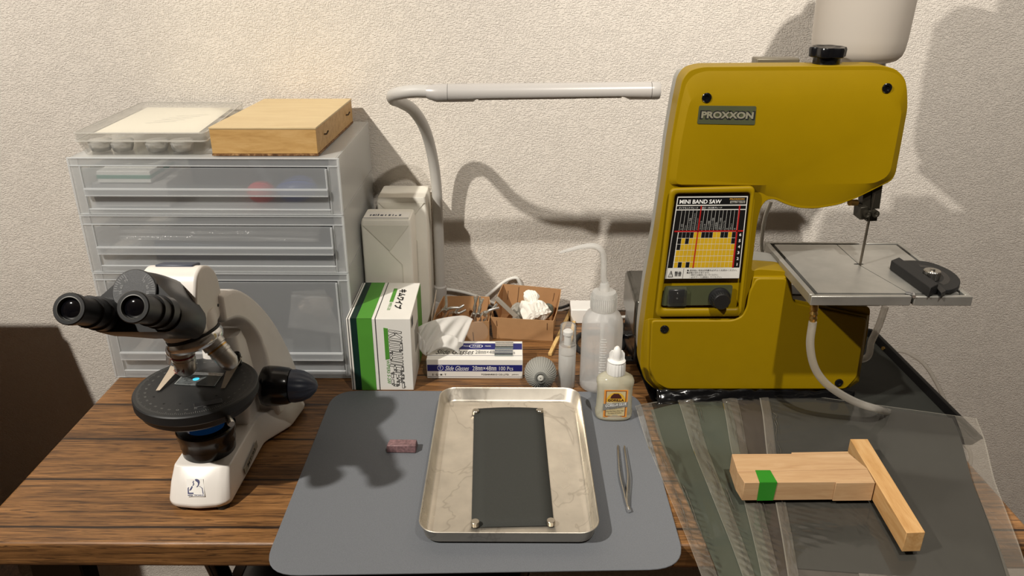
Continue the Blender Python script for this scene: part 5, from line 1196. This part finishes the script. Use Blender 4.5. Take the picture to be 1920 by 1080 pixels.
kd = G().lathe([(.0148, .0009), (.0148, .004), (.0125, .005), (.0115, .016), (.0105, .0172)], kc, (0, -1, 0.0), 36).build('speed_knob', M['black_plastic'], sw, smooth=35)
g = G()
for i in range(24):
    a_ = 2 * pi * i / 24; g.tube([kc + Vector((.0122 * cos(a_), -.005, .0122 * sin(a_))), kc + Vector((.0113 * cos(a_), -.0155, .0113 * sin(a_)))], .0008, 5)
g.build('knob_ribs', M['black_plastic'], kd)
for px, py in ((1325, 183), (1663, 165), (1245, 615), (1571, 715)):
    p = F(px, py); y_ = p.y - (.0036 if py > 600 else 0)
    p.y = y_
    s = G().lathe([(.0060, -.0001), (.0060, .0010), (.0052, .0016), (.0030, .0016), (.0028, .0004), (.0003, .0003)], p, (0, -1, 0), 24).build('cover_screw', M['gloss_black'], sw, smooth=35)
# tension knob on top, bracket behind
tk = F(1548, 121, 1.012); zt3 = tk.z
g = G(); lo = []
for i in range(72):
    a_ = 2 * pi * i / 72; r_ = .0235 * (1 - .16 * (0.5 - 0.5 * cos(6 * a_)) ** 1.5); lo.append((r_ * cos(a_), r_ * sin(a_)))
def kn(z, s): return [Vector((tk.x + x * s, tk.y + y * s, zt3 + z)) for x, y in lo]
g.loft([kn(.0095, .90), kn(.0105, .97), kn(.0190, 1.0), kn(.0215, .95), kn(.0222, .80), kn(.0205, .60), kn(.0205, .2)]); g.lathe([(.0165, -.004), (.0165, .0096)], (tk.x, tk.y, zt3), n=32)
g.build('tension_knob', M['gloss_black'], sw, smooth=40)
p0 = F(1412, 122, 1.058); p1 = F(1494, 109, 1.058)
G().box(p0.x, p1.x, 1.045, 1.068, p0.z - .012, p1.z + .001).build('top_bracket', simple('bracket_bronze', (108, 100, 84), .4, .3), sw, bevel=.002, seg=3)
# blade guide
G().box(.425, .500, 1.0605, 1.128, .4605, .4715).build('bottle_shelf', GREYC, sw, bevel=.001)
BG = simple('guide_steel_dark', (58, 54, 46), .4, .6)
YB = 1.000
gd = G()
def gq(pts, y0, y1): 
    a_ = [F(*p, YB) for p in pts]; gd.prism([Vector((p.x, y0, p.z)) for p in a_], [Vector((p.x, y1, p.z)) for p in a_])
gq([(1618, 352), (1633, 352), (1631, 392), (1616, 392)], .998, 1.014); gq([(1635, 346), (1653, 346), (1647, 390), (1631, 390)], .996, 1.018)
gq([(1608, 385), (1622, 383), (1620, 407), (1606, 408)], .990, 1.012); gq([(1618, 392), (1642, 392), (1640, 411), (1620, 412)], .992, 1.008)
gd.build('blade_guide', BG, sw, bevel=.0008)
for px, py in ((1623, 400), (1639, 399)):
    p = F(px, py, .991); G().lathe([(.0048, 0), (.0048, .006), (.0030, .0062), (.0012, .0050)], p + Vector((0, .0, 0)), (0, -1, 0), 22).build('guide_roller', BG, sw)
p = F(1606, 380, .996); G().lathe([(.0042, 0), (.0042, .012)], p, (-.8, -.3, .1), 18).build('thumb_screw', BRASS, sw)
bt = pz(1612, 497, .2175); btop = py_(1634, 362, bt.y)
G().prism([Vector((bt.x - .0009, bt.y - .002, .17)), Vector((bt.x + .0009, bt.y - .002, .17)), Vector((bt.x + .0009, bt.y + .002, .17)), Vector((bt.x - .0009, bt.y + .002, .17))], [Vector((bt.x - .0009 + .001, bt.y - .002, btop.z)), Vector((bt.x + .0019, bt.y - .002, btop.z)), Vector((bt.x + .0019, bt.y + .002, btop.z)), Vector((bt.x + .0001, bt.y + .002, btop.z))]).build('saw_blade', simple('blade_steel', (120, 112, 100), .35, .9), sw)
# table
TZ = .2175; tx0, tx1, ty0, ty1 = .3735, .5750, .8905, 1.0910
TBL = simple('cast_table', (178, 176, 170), .42, .75, var=.10, vscale=26, rvar=.10, bmp=.1, bscale=300); GRV = simple('groove_dark', (24, 24, 22), .5, .3)
xs = bt.x + .0225
g = G(); th = .0125; ib = .0115; gw = .0048
def fr(x0, x1, y0, y1): g.box(x0, x1, y0, y1, TZ - th, TZ)
fr(tx0, xs - .0008, ty0, ty0 + ib - gw); fr(xs + .0030, tx1, ty0, ty0 + ib - gw)
fr(tx0, bt.x + .035, ty1 - ib + gw, ty1); fr(bt.x + .045, tx1, ty1 - ib + gw, ty1)
fr(tx0, tx0 + ib - gw, ty0 + ib - gw + .0001, ty1 - ib + gw - .0001); fr(tx1 - ib + gw, tx1, ty0 + ib - gw + .0001, ty1 - ib + gw - .0001)
tb = g.build('table', TBL, sw, bevel=.0008)
g = G(); ix0, ix1, iy0, iy1 = tx0 + ib, tx1 - ib, ty0 + ib, ty1 - ib; sl_ = .0006
# table surface split along the blade slot
def pr_(pts): g.prism([Vector((x, y, TZ - .009)) for x, y in pts], [Vector((x, y, TZ - .0002)) for x, y in pts])
pr_([(ix0, iy0), (xs - .0005, iy0), (bt.x - sl_, bt.y), (bt.x - sl_, iy1), (ix0, iy1)])
pr_([(xs + .0008, iy0), (ix1, iy0), (ix1, iy1), (bt.x + sl_, iy1), (bt.x + sl_, bt.y)])
g.build('table_top', TBL, tb)
g = G(); g.box(tx0 + ib - gw - .001, tx1 - ib + gw + .001, ty0 + ib - gw - .001, ty1 - ib + gw + .001, TZ - .0118, TZ - .0095); g.build('groove_bed', GRV, tb)
g = G(); g.lathe([(.0042, 0), (.0042, .0003)], (bt.x, bt.y + .004, TZ - .0002), n=20, sx=.45, sy=1.6); g.prism([(bt.x + .036, iy1 - .004, TZ), (bt.x + .040, iy1 - .004, TZ), (bt.x + .026, iy1 - .030, TZ), (bt.x + .024, iy1 - .030, TZ)], [(bt.x + .036, iy1 - .004, TZ + .0006), (bt.x + .040, iy1 - .004, TZ + .0006), (bt.x + .026, iy1 - .030, TZ + .0006), (bt.x + .024, iy1 - .030, TZ + .0006)]); g.build('table_insert', GRV, tb)
G().box(bt.x - .03, bt.x + .03, .975, 1.02, .165, TZ - .0128).build('table_trunnion', GREYC, sw, bevel=.003)
p = pz(1656, 559, TZ); G().tube([(xs + .001, ty0 - .001, TZ + .0005), (xs + .004, ty0 + .006, TZ + .0012), (xs - .004, ty0 + .011, TZ + .0004)], .0022, 10).build('slot_pin', M['chrome'], tb)
# motor side at the left, feet
MG = simple('motor_grey', (92, 90, 84), .25, .7)
g = G(); m0 = py_(1178, 600, 1.12); m1 = py_(1206, 536, 1.12)
G().box(m0.x, .245, 1.064, 1.19, m0.z - .005, m1.z).build('motor_housing', MG, sw, bevel=.008, seg=4)
G().box(m0.x + .004, .24, 1.070, 1.18, m0.z - .05, m0.z - .0055).build('motor_mount', M['gloss_black'], sw, bevel=.003)
for yy0 in (1.075, 1.165): G().box(m0.x - .012, .245, yy0, yy0 + .016, .018, .026).build('foot_bar', M['gloss_black'], sw, bevel=.002)
G().box(.215, .490, .995, 1.058, .0036, .0085).build('base_plate', M['gloss_black'], sw)
G().prism([Vector((m0.x + .002, 1.08, .02)), Vector((m0.x + .012, 1.08, .02)), Vector((m0.x + .018, 1.08, m0.z - .0)), Vector((m0.x + .008, 1.08, m0.z))], [Vector((m0.x + .002, 1.16, .02)), Vector((m0.x + .012, 1.16, .02)), Vector((m0.x + .018, 1.16, m0.z)), Vector((m0.x + .008, 1.16, m0.z))]).build('side_bracket', M['gloss_black'], sw)

# coolant bottle on the saw
COOL = frosted('coolant_bottle_plastic', (206, 198, 188), clear=.05, rough=.45, trans=.35, gloss=.4)
cb2 = thing('coolant_bottle', 'big white plastic bottle standing on top of the band saw', 'bottle', (.463, 1.092, .471)); zc = .4775
G().lathe([(.020, .0), (.0440, .0005), (.0510, .003), (.0560, .0085), (.0585, .016), (.0600, .030), (.0625, .12), (.0625, .17), (.050, .20), (.020, .215)], (.4630, 1.092, zc), n=64).build('bottle_body', COOL, cb2, smooth=60)
G().lathe([(.021, -.0052), (.021, -.0003)], (.478, 1.083, zc), n=40).build('bottle_cap', simple('cap_pale_grey', (206, 206, 196), .4), cb2)
G().lathe([(.016, 0), (.016, .03)], (.4630, 1.092, zc + .214), n=30).build('filler_neck', M['white_plastic'], cb2)

# power cord behind the saw
cable([py_(1446, 378, 1.10), py_(1434, 410, 1.10), py_(1428, 455, 1.10), py_(1428, 505, 1.10), Vector((.350, 1.10, .12)), Vector((.345, 1.12, .03)), Vector((.33, 1.20, .022)), Vector((.24, 1.25, .020)), Vector((.196, 1.262, .012))], .0028, CABW, 'white cord hanging behind the throat of the band saw')
# mitre gauge
mg = thing('mitre_gauge', 'black mitre gauge with a silver knob on the saw table', 'gauge', (.555, .945, TZ))
za = TZ + .0135
bar = [pz(1671, 488, za), pz(1686, 482, za), pz(1760, 532, za), pz(1745, 540, za)]
G().prism([Vector((p.x, p.y, TZ + .0005)) for p in bar], bar).build('fence_bar', M['matte_black'], mg, bevel=.0008)
za2 = TZ + .0062
arc = [pz(*q, za2) for q in ((1692, 488), (1716, 488), (1742, 491), (1766, 499), (1784, 508), (1797, 519), (1801, 529), (1796, 538), (1784, 543), (1768, 544))]
pl_ = [p for p in spline(arc, 4)]
hp = G().prism([Vector((p.x, p.y, TZ + .0005)) for p in pl_], pl_).build('protractor', M['matte_black'], mg, bevel=.0008, smooth=30)
cen = pz(1736, 516, za2)
g = G(); ri = []; ro = []
for p in spline(arc[1:-1], 4):
    q = cen.lerp(p, .70); ri.append(Vector((q.x, q.y, za2 + .0002))); q = cen.lerp(p, .52); ro.append(Vector((q.x, q.y, za2 + .0002)))
g.grid([ri, ro]); g.build('arc_slot', M['gloss_black'], hp)
kq = pz(1745, 522, TZ + .0065)
u_ = G(); loops = []
for r, z in ((.0098, 0), (.0105, .001), (.0105, .0105), (.0095, .0115), (.0035, .0115)): loops.append([kq + Vector((r * (1 - .04 * (i % 2)) * cos(2 * pi * i / 60), r * (1 - .04 * (i % 2)) * sin(2 * pi * i / 60), z)) for i in range(60)])
u_.loft(loops); u_.lathe([(.0034, .0116), (.0030, .0135)], kq, n=20); u_.build('locking_knob', M['steel'], mg, smooth=30)
gb2 = [pz(1752, 534, TZ + .007), pz(1759, 531, TZ + .007), pz(1774, 545, TZ + .007), pz(1765, 550, TZ + .007)]
G().prism([Vector((p.x, p.y, TZ + .0003)) for p in gb2], gb2).build('guide_bar', M['black_metal'], mg, bevel=.0006)

# hoses
HOSE = frosted('clear_hose', (232, 226, 216), clear=.55, rough=.2, trans=.5, gloss=.8)
def hose(pts, label, fit=None, r=.0052):
    t = thing('drain_hose', label, 'hose', tuple(Vector(pts[0])))
    G().tube(spline(pts, 8), r, 14).build('tube', HOSE, t, smooth=60)
    if fit:
        a_, b_ = Vector(fit[0]), Vector(fit[1]); d_ = (b_ - a_).normalized(); L_ = (b_ - a_).length
        G().lathe([(r * .9, 0), (r * 1.0, L_ * .1), (r * 1.0, L_ * .35), (r * .75, L_ * .4), (r * 1.05, L_ * .55), (r * .8, L_ * .68), (r * 1.0, L_ * .8), (r * .7, L_)], a_, d_, 18).build('brass_fitting', BRASS, t)
    return t
f0 = Vector((tx0 + .0085, ty0 + .008, TZ - th - .0006)); 
hp_ = [py_(1524, 603, .8985), py_(1519, 645, .897), py_(1526, 685, .895), py_(1544, 714, .894), py_(1573, 737, .896), py_(1610, 756, .900), py_(1648, 768, .904)]
hp_ = [Vector((q.x, q.y, max(q.z, .0190))) for q in hp_] + [pz(1668, 774, .0098)]
hose(hp_, 'clear hose from the front corner of the saw table down to the tray', (f0, hp_[0]))
hose([py_(1660, 575, 1.075), py_(1648, 610, 1.075), py_(1634, 640, 1.074), py_(1622, 672, 1.072), Vector((.505, 1.088, .022)), Vector((.480, 1.098, .0092)), Vector((.450, 1.105, .0090))], 'clear hose running down behind the right side of the saw')
rf = py_(1655, 653, 1.155); ra = py_(1673, 656, 1.160)
hose([ra, py_(1700, 661, 1.165), py_(1732, 682, 1.165), py_(1758, 722, 1.16), py_(1778, 768, 1.155), py_(1795, 815, 1.15), py_(1815, 880, 1.15), Vector((.72, 1.14, -.40))], 'thin clear hose falling past the right edge of the desk', (rf, ra), .0034)
# ================================================================== steel tray with the abrasive sheet
TRAYS = stained_steel()
ZM = .0027
tx, tyc = -.0025, .8390
ty_ = thing('steel_tray', 'rectangular stainless steel tray lying on the grey mat', 'tray', (tx, tyc, ZM))
def tr_(w, h, r, z): return rrect(tx, tyc, w, h, r, ZM + z, 8)
g = G(); g.loft([tr_(.184, .292, .014, .0002), tr_(.192, .300, .018, .003), tr_(.199, .309, .021, .0190), tr_(.2025, .3125, .023, .0200), tr_(.2030, .3130, .023, .0208), tr_(.2015, .3115, .022, .0212), tr_(.1985, .3085, .021, .0198), tr_(.1915, .2995, .018, .0042), tr_(.1835, .2915, .014, .0014)], True, True)
g.build('tray_pan', TRAYS, ty_, smooth=50)
c = [pz(889, 770, ZM + .003), pz(1018, 769, ZM + .003), pz(1039, 985, ZM + .003), pz(884, 988, ZM + .003)]
rows = []
for j in range(15):
    v = j / 14; rows.append([(c[3].lerp(c[2], u / 6).lerp(c[0].lerp(c[1], u / 6), v) + Vector((0, 0, .010 * max(0, v - .86) ** 1.2 * 6 * (.6 + .4 * cos(pi * (u / 6 - .5)))))) - Vector((0, 0, .0006)) for u in range(7)])
tag(G().grid(rows).build('abrasive_sheet', simple('abrasive_black', (62, 63, 60), .75, var=.1, vscale=1400, bmp=.3, bscale=2500, spec=.2), smooth=50, solid=.0007), 'dark grey abrasive sheet lying in the steel tray', 'abrasive sheet')
MAGN = simple('nickel_magnet', (176, 168, 154), .3, .9, var=.1)
mag = None
for px, py, nm in ((891, 983, 'front left disc magnet holding the abrasive sheet'), (1033, 981, 'front right disc magnet holding the abrasive sheet'), (892, 774, 'rear left disc magnet holding the abrasive sheet'), (1012, 773, 'rear right disc magnet holding the abrasive sheet')):
    q = pz(px, py, ZM + .0045)
    if mag is None:
        m0_ = q; mag = G().lathe([(.0044, 0), (.0049, .0005), (.0049, .0055), (.0044, .0060)], (q.x, q.y, ZM + .0030), n=32).build('disc_magnet', MAGN, smooth=35)
        mesh = mag.data
        for v in mesh.vertices: v.co = v.co - Vector((q.x, q.y, ZM + .0030))
        mag.location = (q.x, q.y, ZM + .0030); tag(mag, nm, 'magnet', 'disc magnets in the tray')
    else: dup(mag, (q.x - m0_.x, q.y - m0_.y, 0), nm)

# ================================================================== stone chip and tweezers
a = pz(724, 849, .0027); b = pz(780, 850, .0027); sz = .0115
g = G(); P = [a, b, b + Vector((.0006, .0205, 0)), a + Vector((.0022, .0205, 0))]
top = [P[0] + Vector((.0008, .0012, sz * .92)), P[1] + Vector((0, .0008, sz)), P[2] + Vector((-.0006, -.006, sz * 1.04)), P[3] + Vector((.0012, -.006, sz * 1.0))]
g.prism(P, top)
so = g.build('stone_chip', simple('purple_rock', (128, 98, 100), .55, var=.4, vscale=260, bmp=.5, bscale=500), bevel=.0012, seg=2)
tag(so, 'purple brown cut stone chip on the grey mat', 'stone')
tw = thing('tweezers', 'steel tweezers lying on the mat right of the tray', 'tweezers', (.148, .82, ZM)); 
for tip, nm in ((pz(1159, 835, ZM + .002), 'arm'), (pz(1171, 836, ZM + .004), 'arm')):
    e0 = pz(1178, 952, ZM + .004); s = 1 if tip.x < .149 else -1
    pts = spline([e0, e0.lerp(tip, .18) + Vector((-s * .0008, 0, .0004)), e0.lerp(tip, .45) + Vector((-s * .0030, 0, .0012)), e0.lerp(tip, .72) + Vector((-s * .0018, 0, .0006)), tip], 6); g = G(); loops = []
    for k, p in enumerate(pts):
        f = k / (len(pts) - 1); w_r = .0030 * (1 - f) ** .5 * (.35 + .65 * min(1, f * 6)) + .0007; h_r = .0007
        loops.append([p + Vector((w_r * .55, 0, -w_r * .8)) + Vector((h_r, 0, 0)), p + Vector((-w_r * .55, 0, w_r * .8)) + Vector((h_r, 0, 0)), p + Vector((-w_r * .55, 0, w_r * .8)) - Vector((h_r, 0, 0)), p + Vector((w_r * .55, 0, -w_r * .8)) - Vector((h_r, 0, 0))])
    zl = min(q.z for l in loops for q in l)
    if zl < ZM: loops = [[q + Vector((0, 0, ZM + .0002 - zl)) for q in l] for l in loops]
    g.loft(loops); g.build(nm, M['steel'], tw, smooth=30)
q = pz(1179, 955, ZM + .003); G().tube([q + Vector((-.0006, .004, 0)), q + Vector((0, -.003, 0))], .0024, 12).build('joined_end', M['chrome'], tw)

# ================================================================== dark sheets in clear sleeves, fanned out
ZS = .0160
def bed(x, y):
    """height of the surface the sleeves lie on: tray rim at the back, desk in front, hanging a little past its edge"""
    yr = .972 + (x - .204) * (-.2167)
    t = max(0, min(1, (y - (yr - .10)) / .10)); t = t * t * (3 - 2 * t)
    z = .0012 + (ZS - .0012) * t
    if y < .70: z += -.25 * (.70 - y) ** 1.5
    return z
def sleeve(name, quad, zoff, mat, label, cat, group, wr=0.0, seed=1, nx=64, ny=200, solid=0.0, parent=None, span=(0, 1, 0, 1)):
    rnd = random.Random(seed); rows = []
    ph = [(rnd.uniform(6, 16), rnd.uniform(-6, 6), rnd.uniform(0, 6), rnd.uniform(.3, 1)) for _ in range(7)]
    A, B, Cc, D = [Vector((p[0], p[1], 0)) for p in quad]
    for j in range(ny + 1):
        v = span[2] + (span[3] - span[2]) * j / ny; row = []
        for i in range(nx + 1):
            u = span[0] + (span[1] - span[0]) * i / nx; p = A.lerp(B, u).lerp(D.lerp(Cc, u), v); z = bed(p.x, p.y) + zoff
            if wr:
                h = sum(w * max(0, sin(a_ * u * 2.2 + b_ * v + f)) ** 3 for a_, b_, f, w in ph) / 7 * .12
                ml = max(0, 1 - u * 3.6) * min(1, u * 14)
                cr = abs(sin(46 * v + 7 * sin(5 * v + seed) + 15 * u)) * max(0, sin(13 * v + seed * 1.7) + .35) + .6 * abs(sin(75 * v - 20 * u + 6 * sin(9 * v)))
                z += wr * (h + .34 * ml * cr)
            row.append((p.x, p.y, z))
        rows.append(row)
    o = G().grid(rows).build(name, mat, parent, smooth=70, solid=solid)
    return o if parent else tag(o, label, cat, group)
def dz(px, py): q = pz(px, py, .006); return (q.x, q.y)
FILMC = frosted('clear_film', (222, 216, 204), clear=.962, rough=.08, trans=.3, gloss=.9, blend=.26, bmp=.28, bscale=10, bstretch=(1.6, .9, 1))
WELD = frosted('film_weld', (226, 220, 204), clear=.74, rough=.12, trans=.3, gloss=1.0)
CREASE = frosted('film_crease', (232, 228, 216), clear=.86, rough=.10, trans=.3, gloss=1.6, blend=.5)
BORDER = frosted('film_border', (214, 204, 188), clear=.87, rough=.06, trans=.3, gloss=1.0, blend=.30, bmp=1.0, bscale=26, bstretch=(1.8, .7, 1))
SH_G = simple('green_grey_sheet', (66, 72, 62), .5, var=.05, spec=.3); SH_B = simple('brown_grey_sheet', (60, 52, 46), .5, var=.06, spec=.3); SH_D = simple('dark_grey_sheet', (52, 51, 47), .42, var=.06, spec=.4)
specs = [
 ('left', [(1219, 778), (1352, 752), (1505, 1130), (1372, 1120)], [(1190, 772), (1365, 745), (1530, 1160), (1350, 1150)], SH_G, 'lowest and leftmost', .0),
 ('second', [(1292, 760), (1420, 750), (1535, 1140), (1430, 1130)], [(1263, 750), (1432, 745), (1560, 1160), (1425, 1150)], SH_G, 'second from the left', .0016),
 ('third', [(1364, 757), (1500, 752), (1640, 1150), (1470, 1140)], [(1345, 740), (1520, 745), (1660, 1170), (1450, 1160)], SH_B, 'third from the left', .0032),
 ('top', [(1437, 754), (1781, 801), (1901, 1090), (1490, 1062)], [(1418, 746), (1826, 803), (1948, 1120), (1480, 1090)], SH_D, 'topmost and rightmost', .0048),
]
def corner(pts): return [dz(*p) for p in pts]
for nm, inner_, outer_, m_, words, zo in specs:
    sleeve('dark_sheet', corner(inner_), zo, m_, f'{words} of the fanned dark sheets under the wood pieces', 'sheet', 'dark sheets in clear sleeves')
    sl_o = sleeve('clear_sleeve', corner(outer_), zo + .0009, FILMC, f'{words} of the clear sleeves holding dark sheets', 'plastic sleeve', 'clear sleeves on the desk', wr=.0045 if nm != 'top' else .0022, seed=len(nm) * 3 + 1)
    for s_ in ((0, .006, 0, 1), (.994, 1, 0, 1), (0, 1, 0, .004)):
        sleeve('welded_edge', corner(outer_), zo + .0012, WELD, None, None, None, wr=.0045 if nm != 'top' else .0022, seed=len(nm) * 3 + 1, nx=2 if s_[1] - s_[0] < .5 else 64, ny=200 if s_[3] == 1 else 2, parent=sl_o, span=s_)
    for s_ in (((.006, .045, .004, 1), (.905, .994, .004, 1)) if nm == 'top' else ((.006, .165, .004, 1),)):
        sleeve('clear_border', corner(outer_), zo + .0016, BORDER, None, None, None, wr=.0045 if nm != 'top' else .0022, seed=len(nm) * 3 + 1, nx=14, ny=200, parent=sl_o, span=s_)
    # sharp creases in the film along its left border
    rc_ = random.Random(len(nm) * 11 + 3); A_, B_, C_, D_ = [Vector((p[0], p[1], 0)) for p in corner(outer_)]; g = G()
    for k in range(4 if nm == 'top' else 9):
        u = rc_.uniform(.02, .06 if nm == 'top' else .24); v = rc_.uniform(.05, .55); L_ = rc_.uniform(.06, .22); pts = []
        for q in range(12):
            u = min(.30, max(.012, u + rc_.gauss(0, .004))); vv = v + L_ * q / 11
            p = A_.lerp(B_, u).lerp(D_.lerp(C_, u), vv); pts.append((p.x, p.y, bed(p.x, p.y) + zo + .0022 + rc_.uniform(0, .0012)))
        g.tube(spline(pts, 3), [.00008 + .00034 * sin(pi * t_ / 33) for t_ in range(34)], 6)
    g.build('film_crease', CREASE, sl_o, smooth=70)

# ================================================================== glued wood pieces
ZB, ZT = .0125, .0385
PINE = wood('pine', (178, 140, 102), (192, 156, 116), (202, 168, 130), 'x', 3.2, .55, 3.2, 9, .1)
PINE2 = wood('pine_lengthwise', (184, 138, 84), (202, 158, 104), (214, 176, 126), 'y', 3.2, .55, 3.4, 9, .1)
wj = thing('wooden_jig', 'T shape of glued pale wood bars with green tape', 'wood pieces', (.38, .76, ZB))
def T2(px, py): q = pz(px, py, ZT); return Vector((q.x, q.y, ZT))
def bar_(pts, name, m_, zb=ZB): 
    t_ = [T2(*p) for p in pts]; return G().prism([Vector((p.x, p.y, zb)) for p in t_], t_).build(name, m_, wj, bevel=.0006)
bar_([(1372, 851), (1592, 850), (1627, 879), (1383, 884)], 'rear_bar', PINE)
bar_([(1383, 884.6), (1627, 879.6), (1640, 903), (1396, 905)], 'front_bar', PINE)
bar_([(1484, 848), (1590, 846), (1592, 849.6), (1484, 850.4)], 'thin_strip', PINE)
fb = [T2(1396, 905.5), T2(1640, 903.5)]
l0 = fb[0].lerp(fb[1], .70); l1 = fb[1]; off = Vector((0, -.0016, 0))
G().prism([Vector((p.x, p.y, ZB)) for p in (l0 + off, l1 + off, l1, l0)], [l0 + off, l1 + off, l1, l0]).build('facing_strip', PINE, wj, bevel=.0004)
bar_([(1594, 823), (1627, 823), (1735, 998), (1700, 999)], 'cross_bar', PINE2)
# green tape wrapped over the front bar
tp = simple('green_tape', (46, 132, 36), .4, var=.04)
ta = [T2(1416, 882), T2(1444, 882), T2(1457, 904.3), T2(1424, 904.8)]
g = G(); h = .0004
g.prism([p + Vector((0, 0, .0001)) for p in ta], [p + Vector((0, 0, h)) for p in ta])
f0_, f1_ = ta[3] + Vector((0, -.0004, h)), ta[2] + Vector((0, -.0004, h)); dn = Vector((0, 0, -(ZT - ZB)))
g.prism([f0_, f1_, f1_ + dn + Vector((-.0015, 0, 0)), f0_ + dn], [f0_ + Vector((0, -.0005, 0)), f1_ + Vector((0, -.0005, 0)), f1_ + dn + Vector((-.0015, -.0005, 0)), f0_ + dn + Vector((0, -.0005, 0))])
g.build('green_tape', tp, wj)
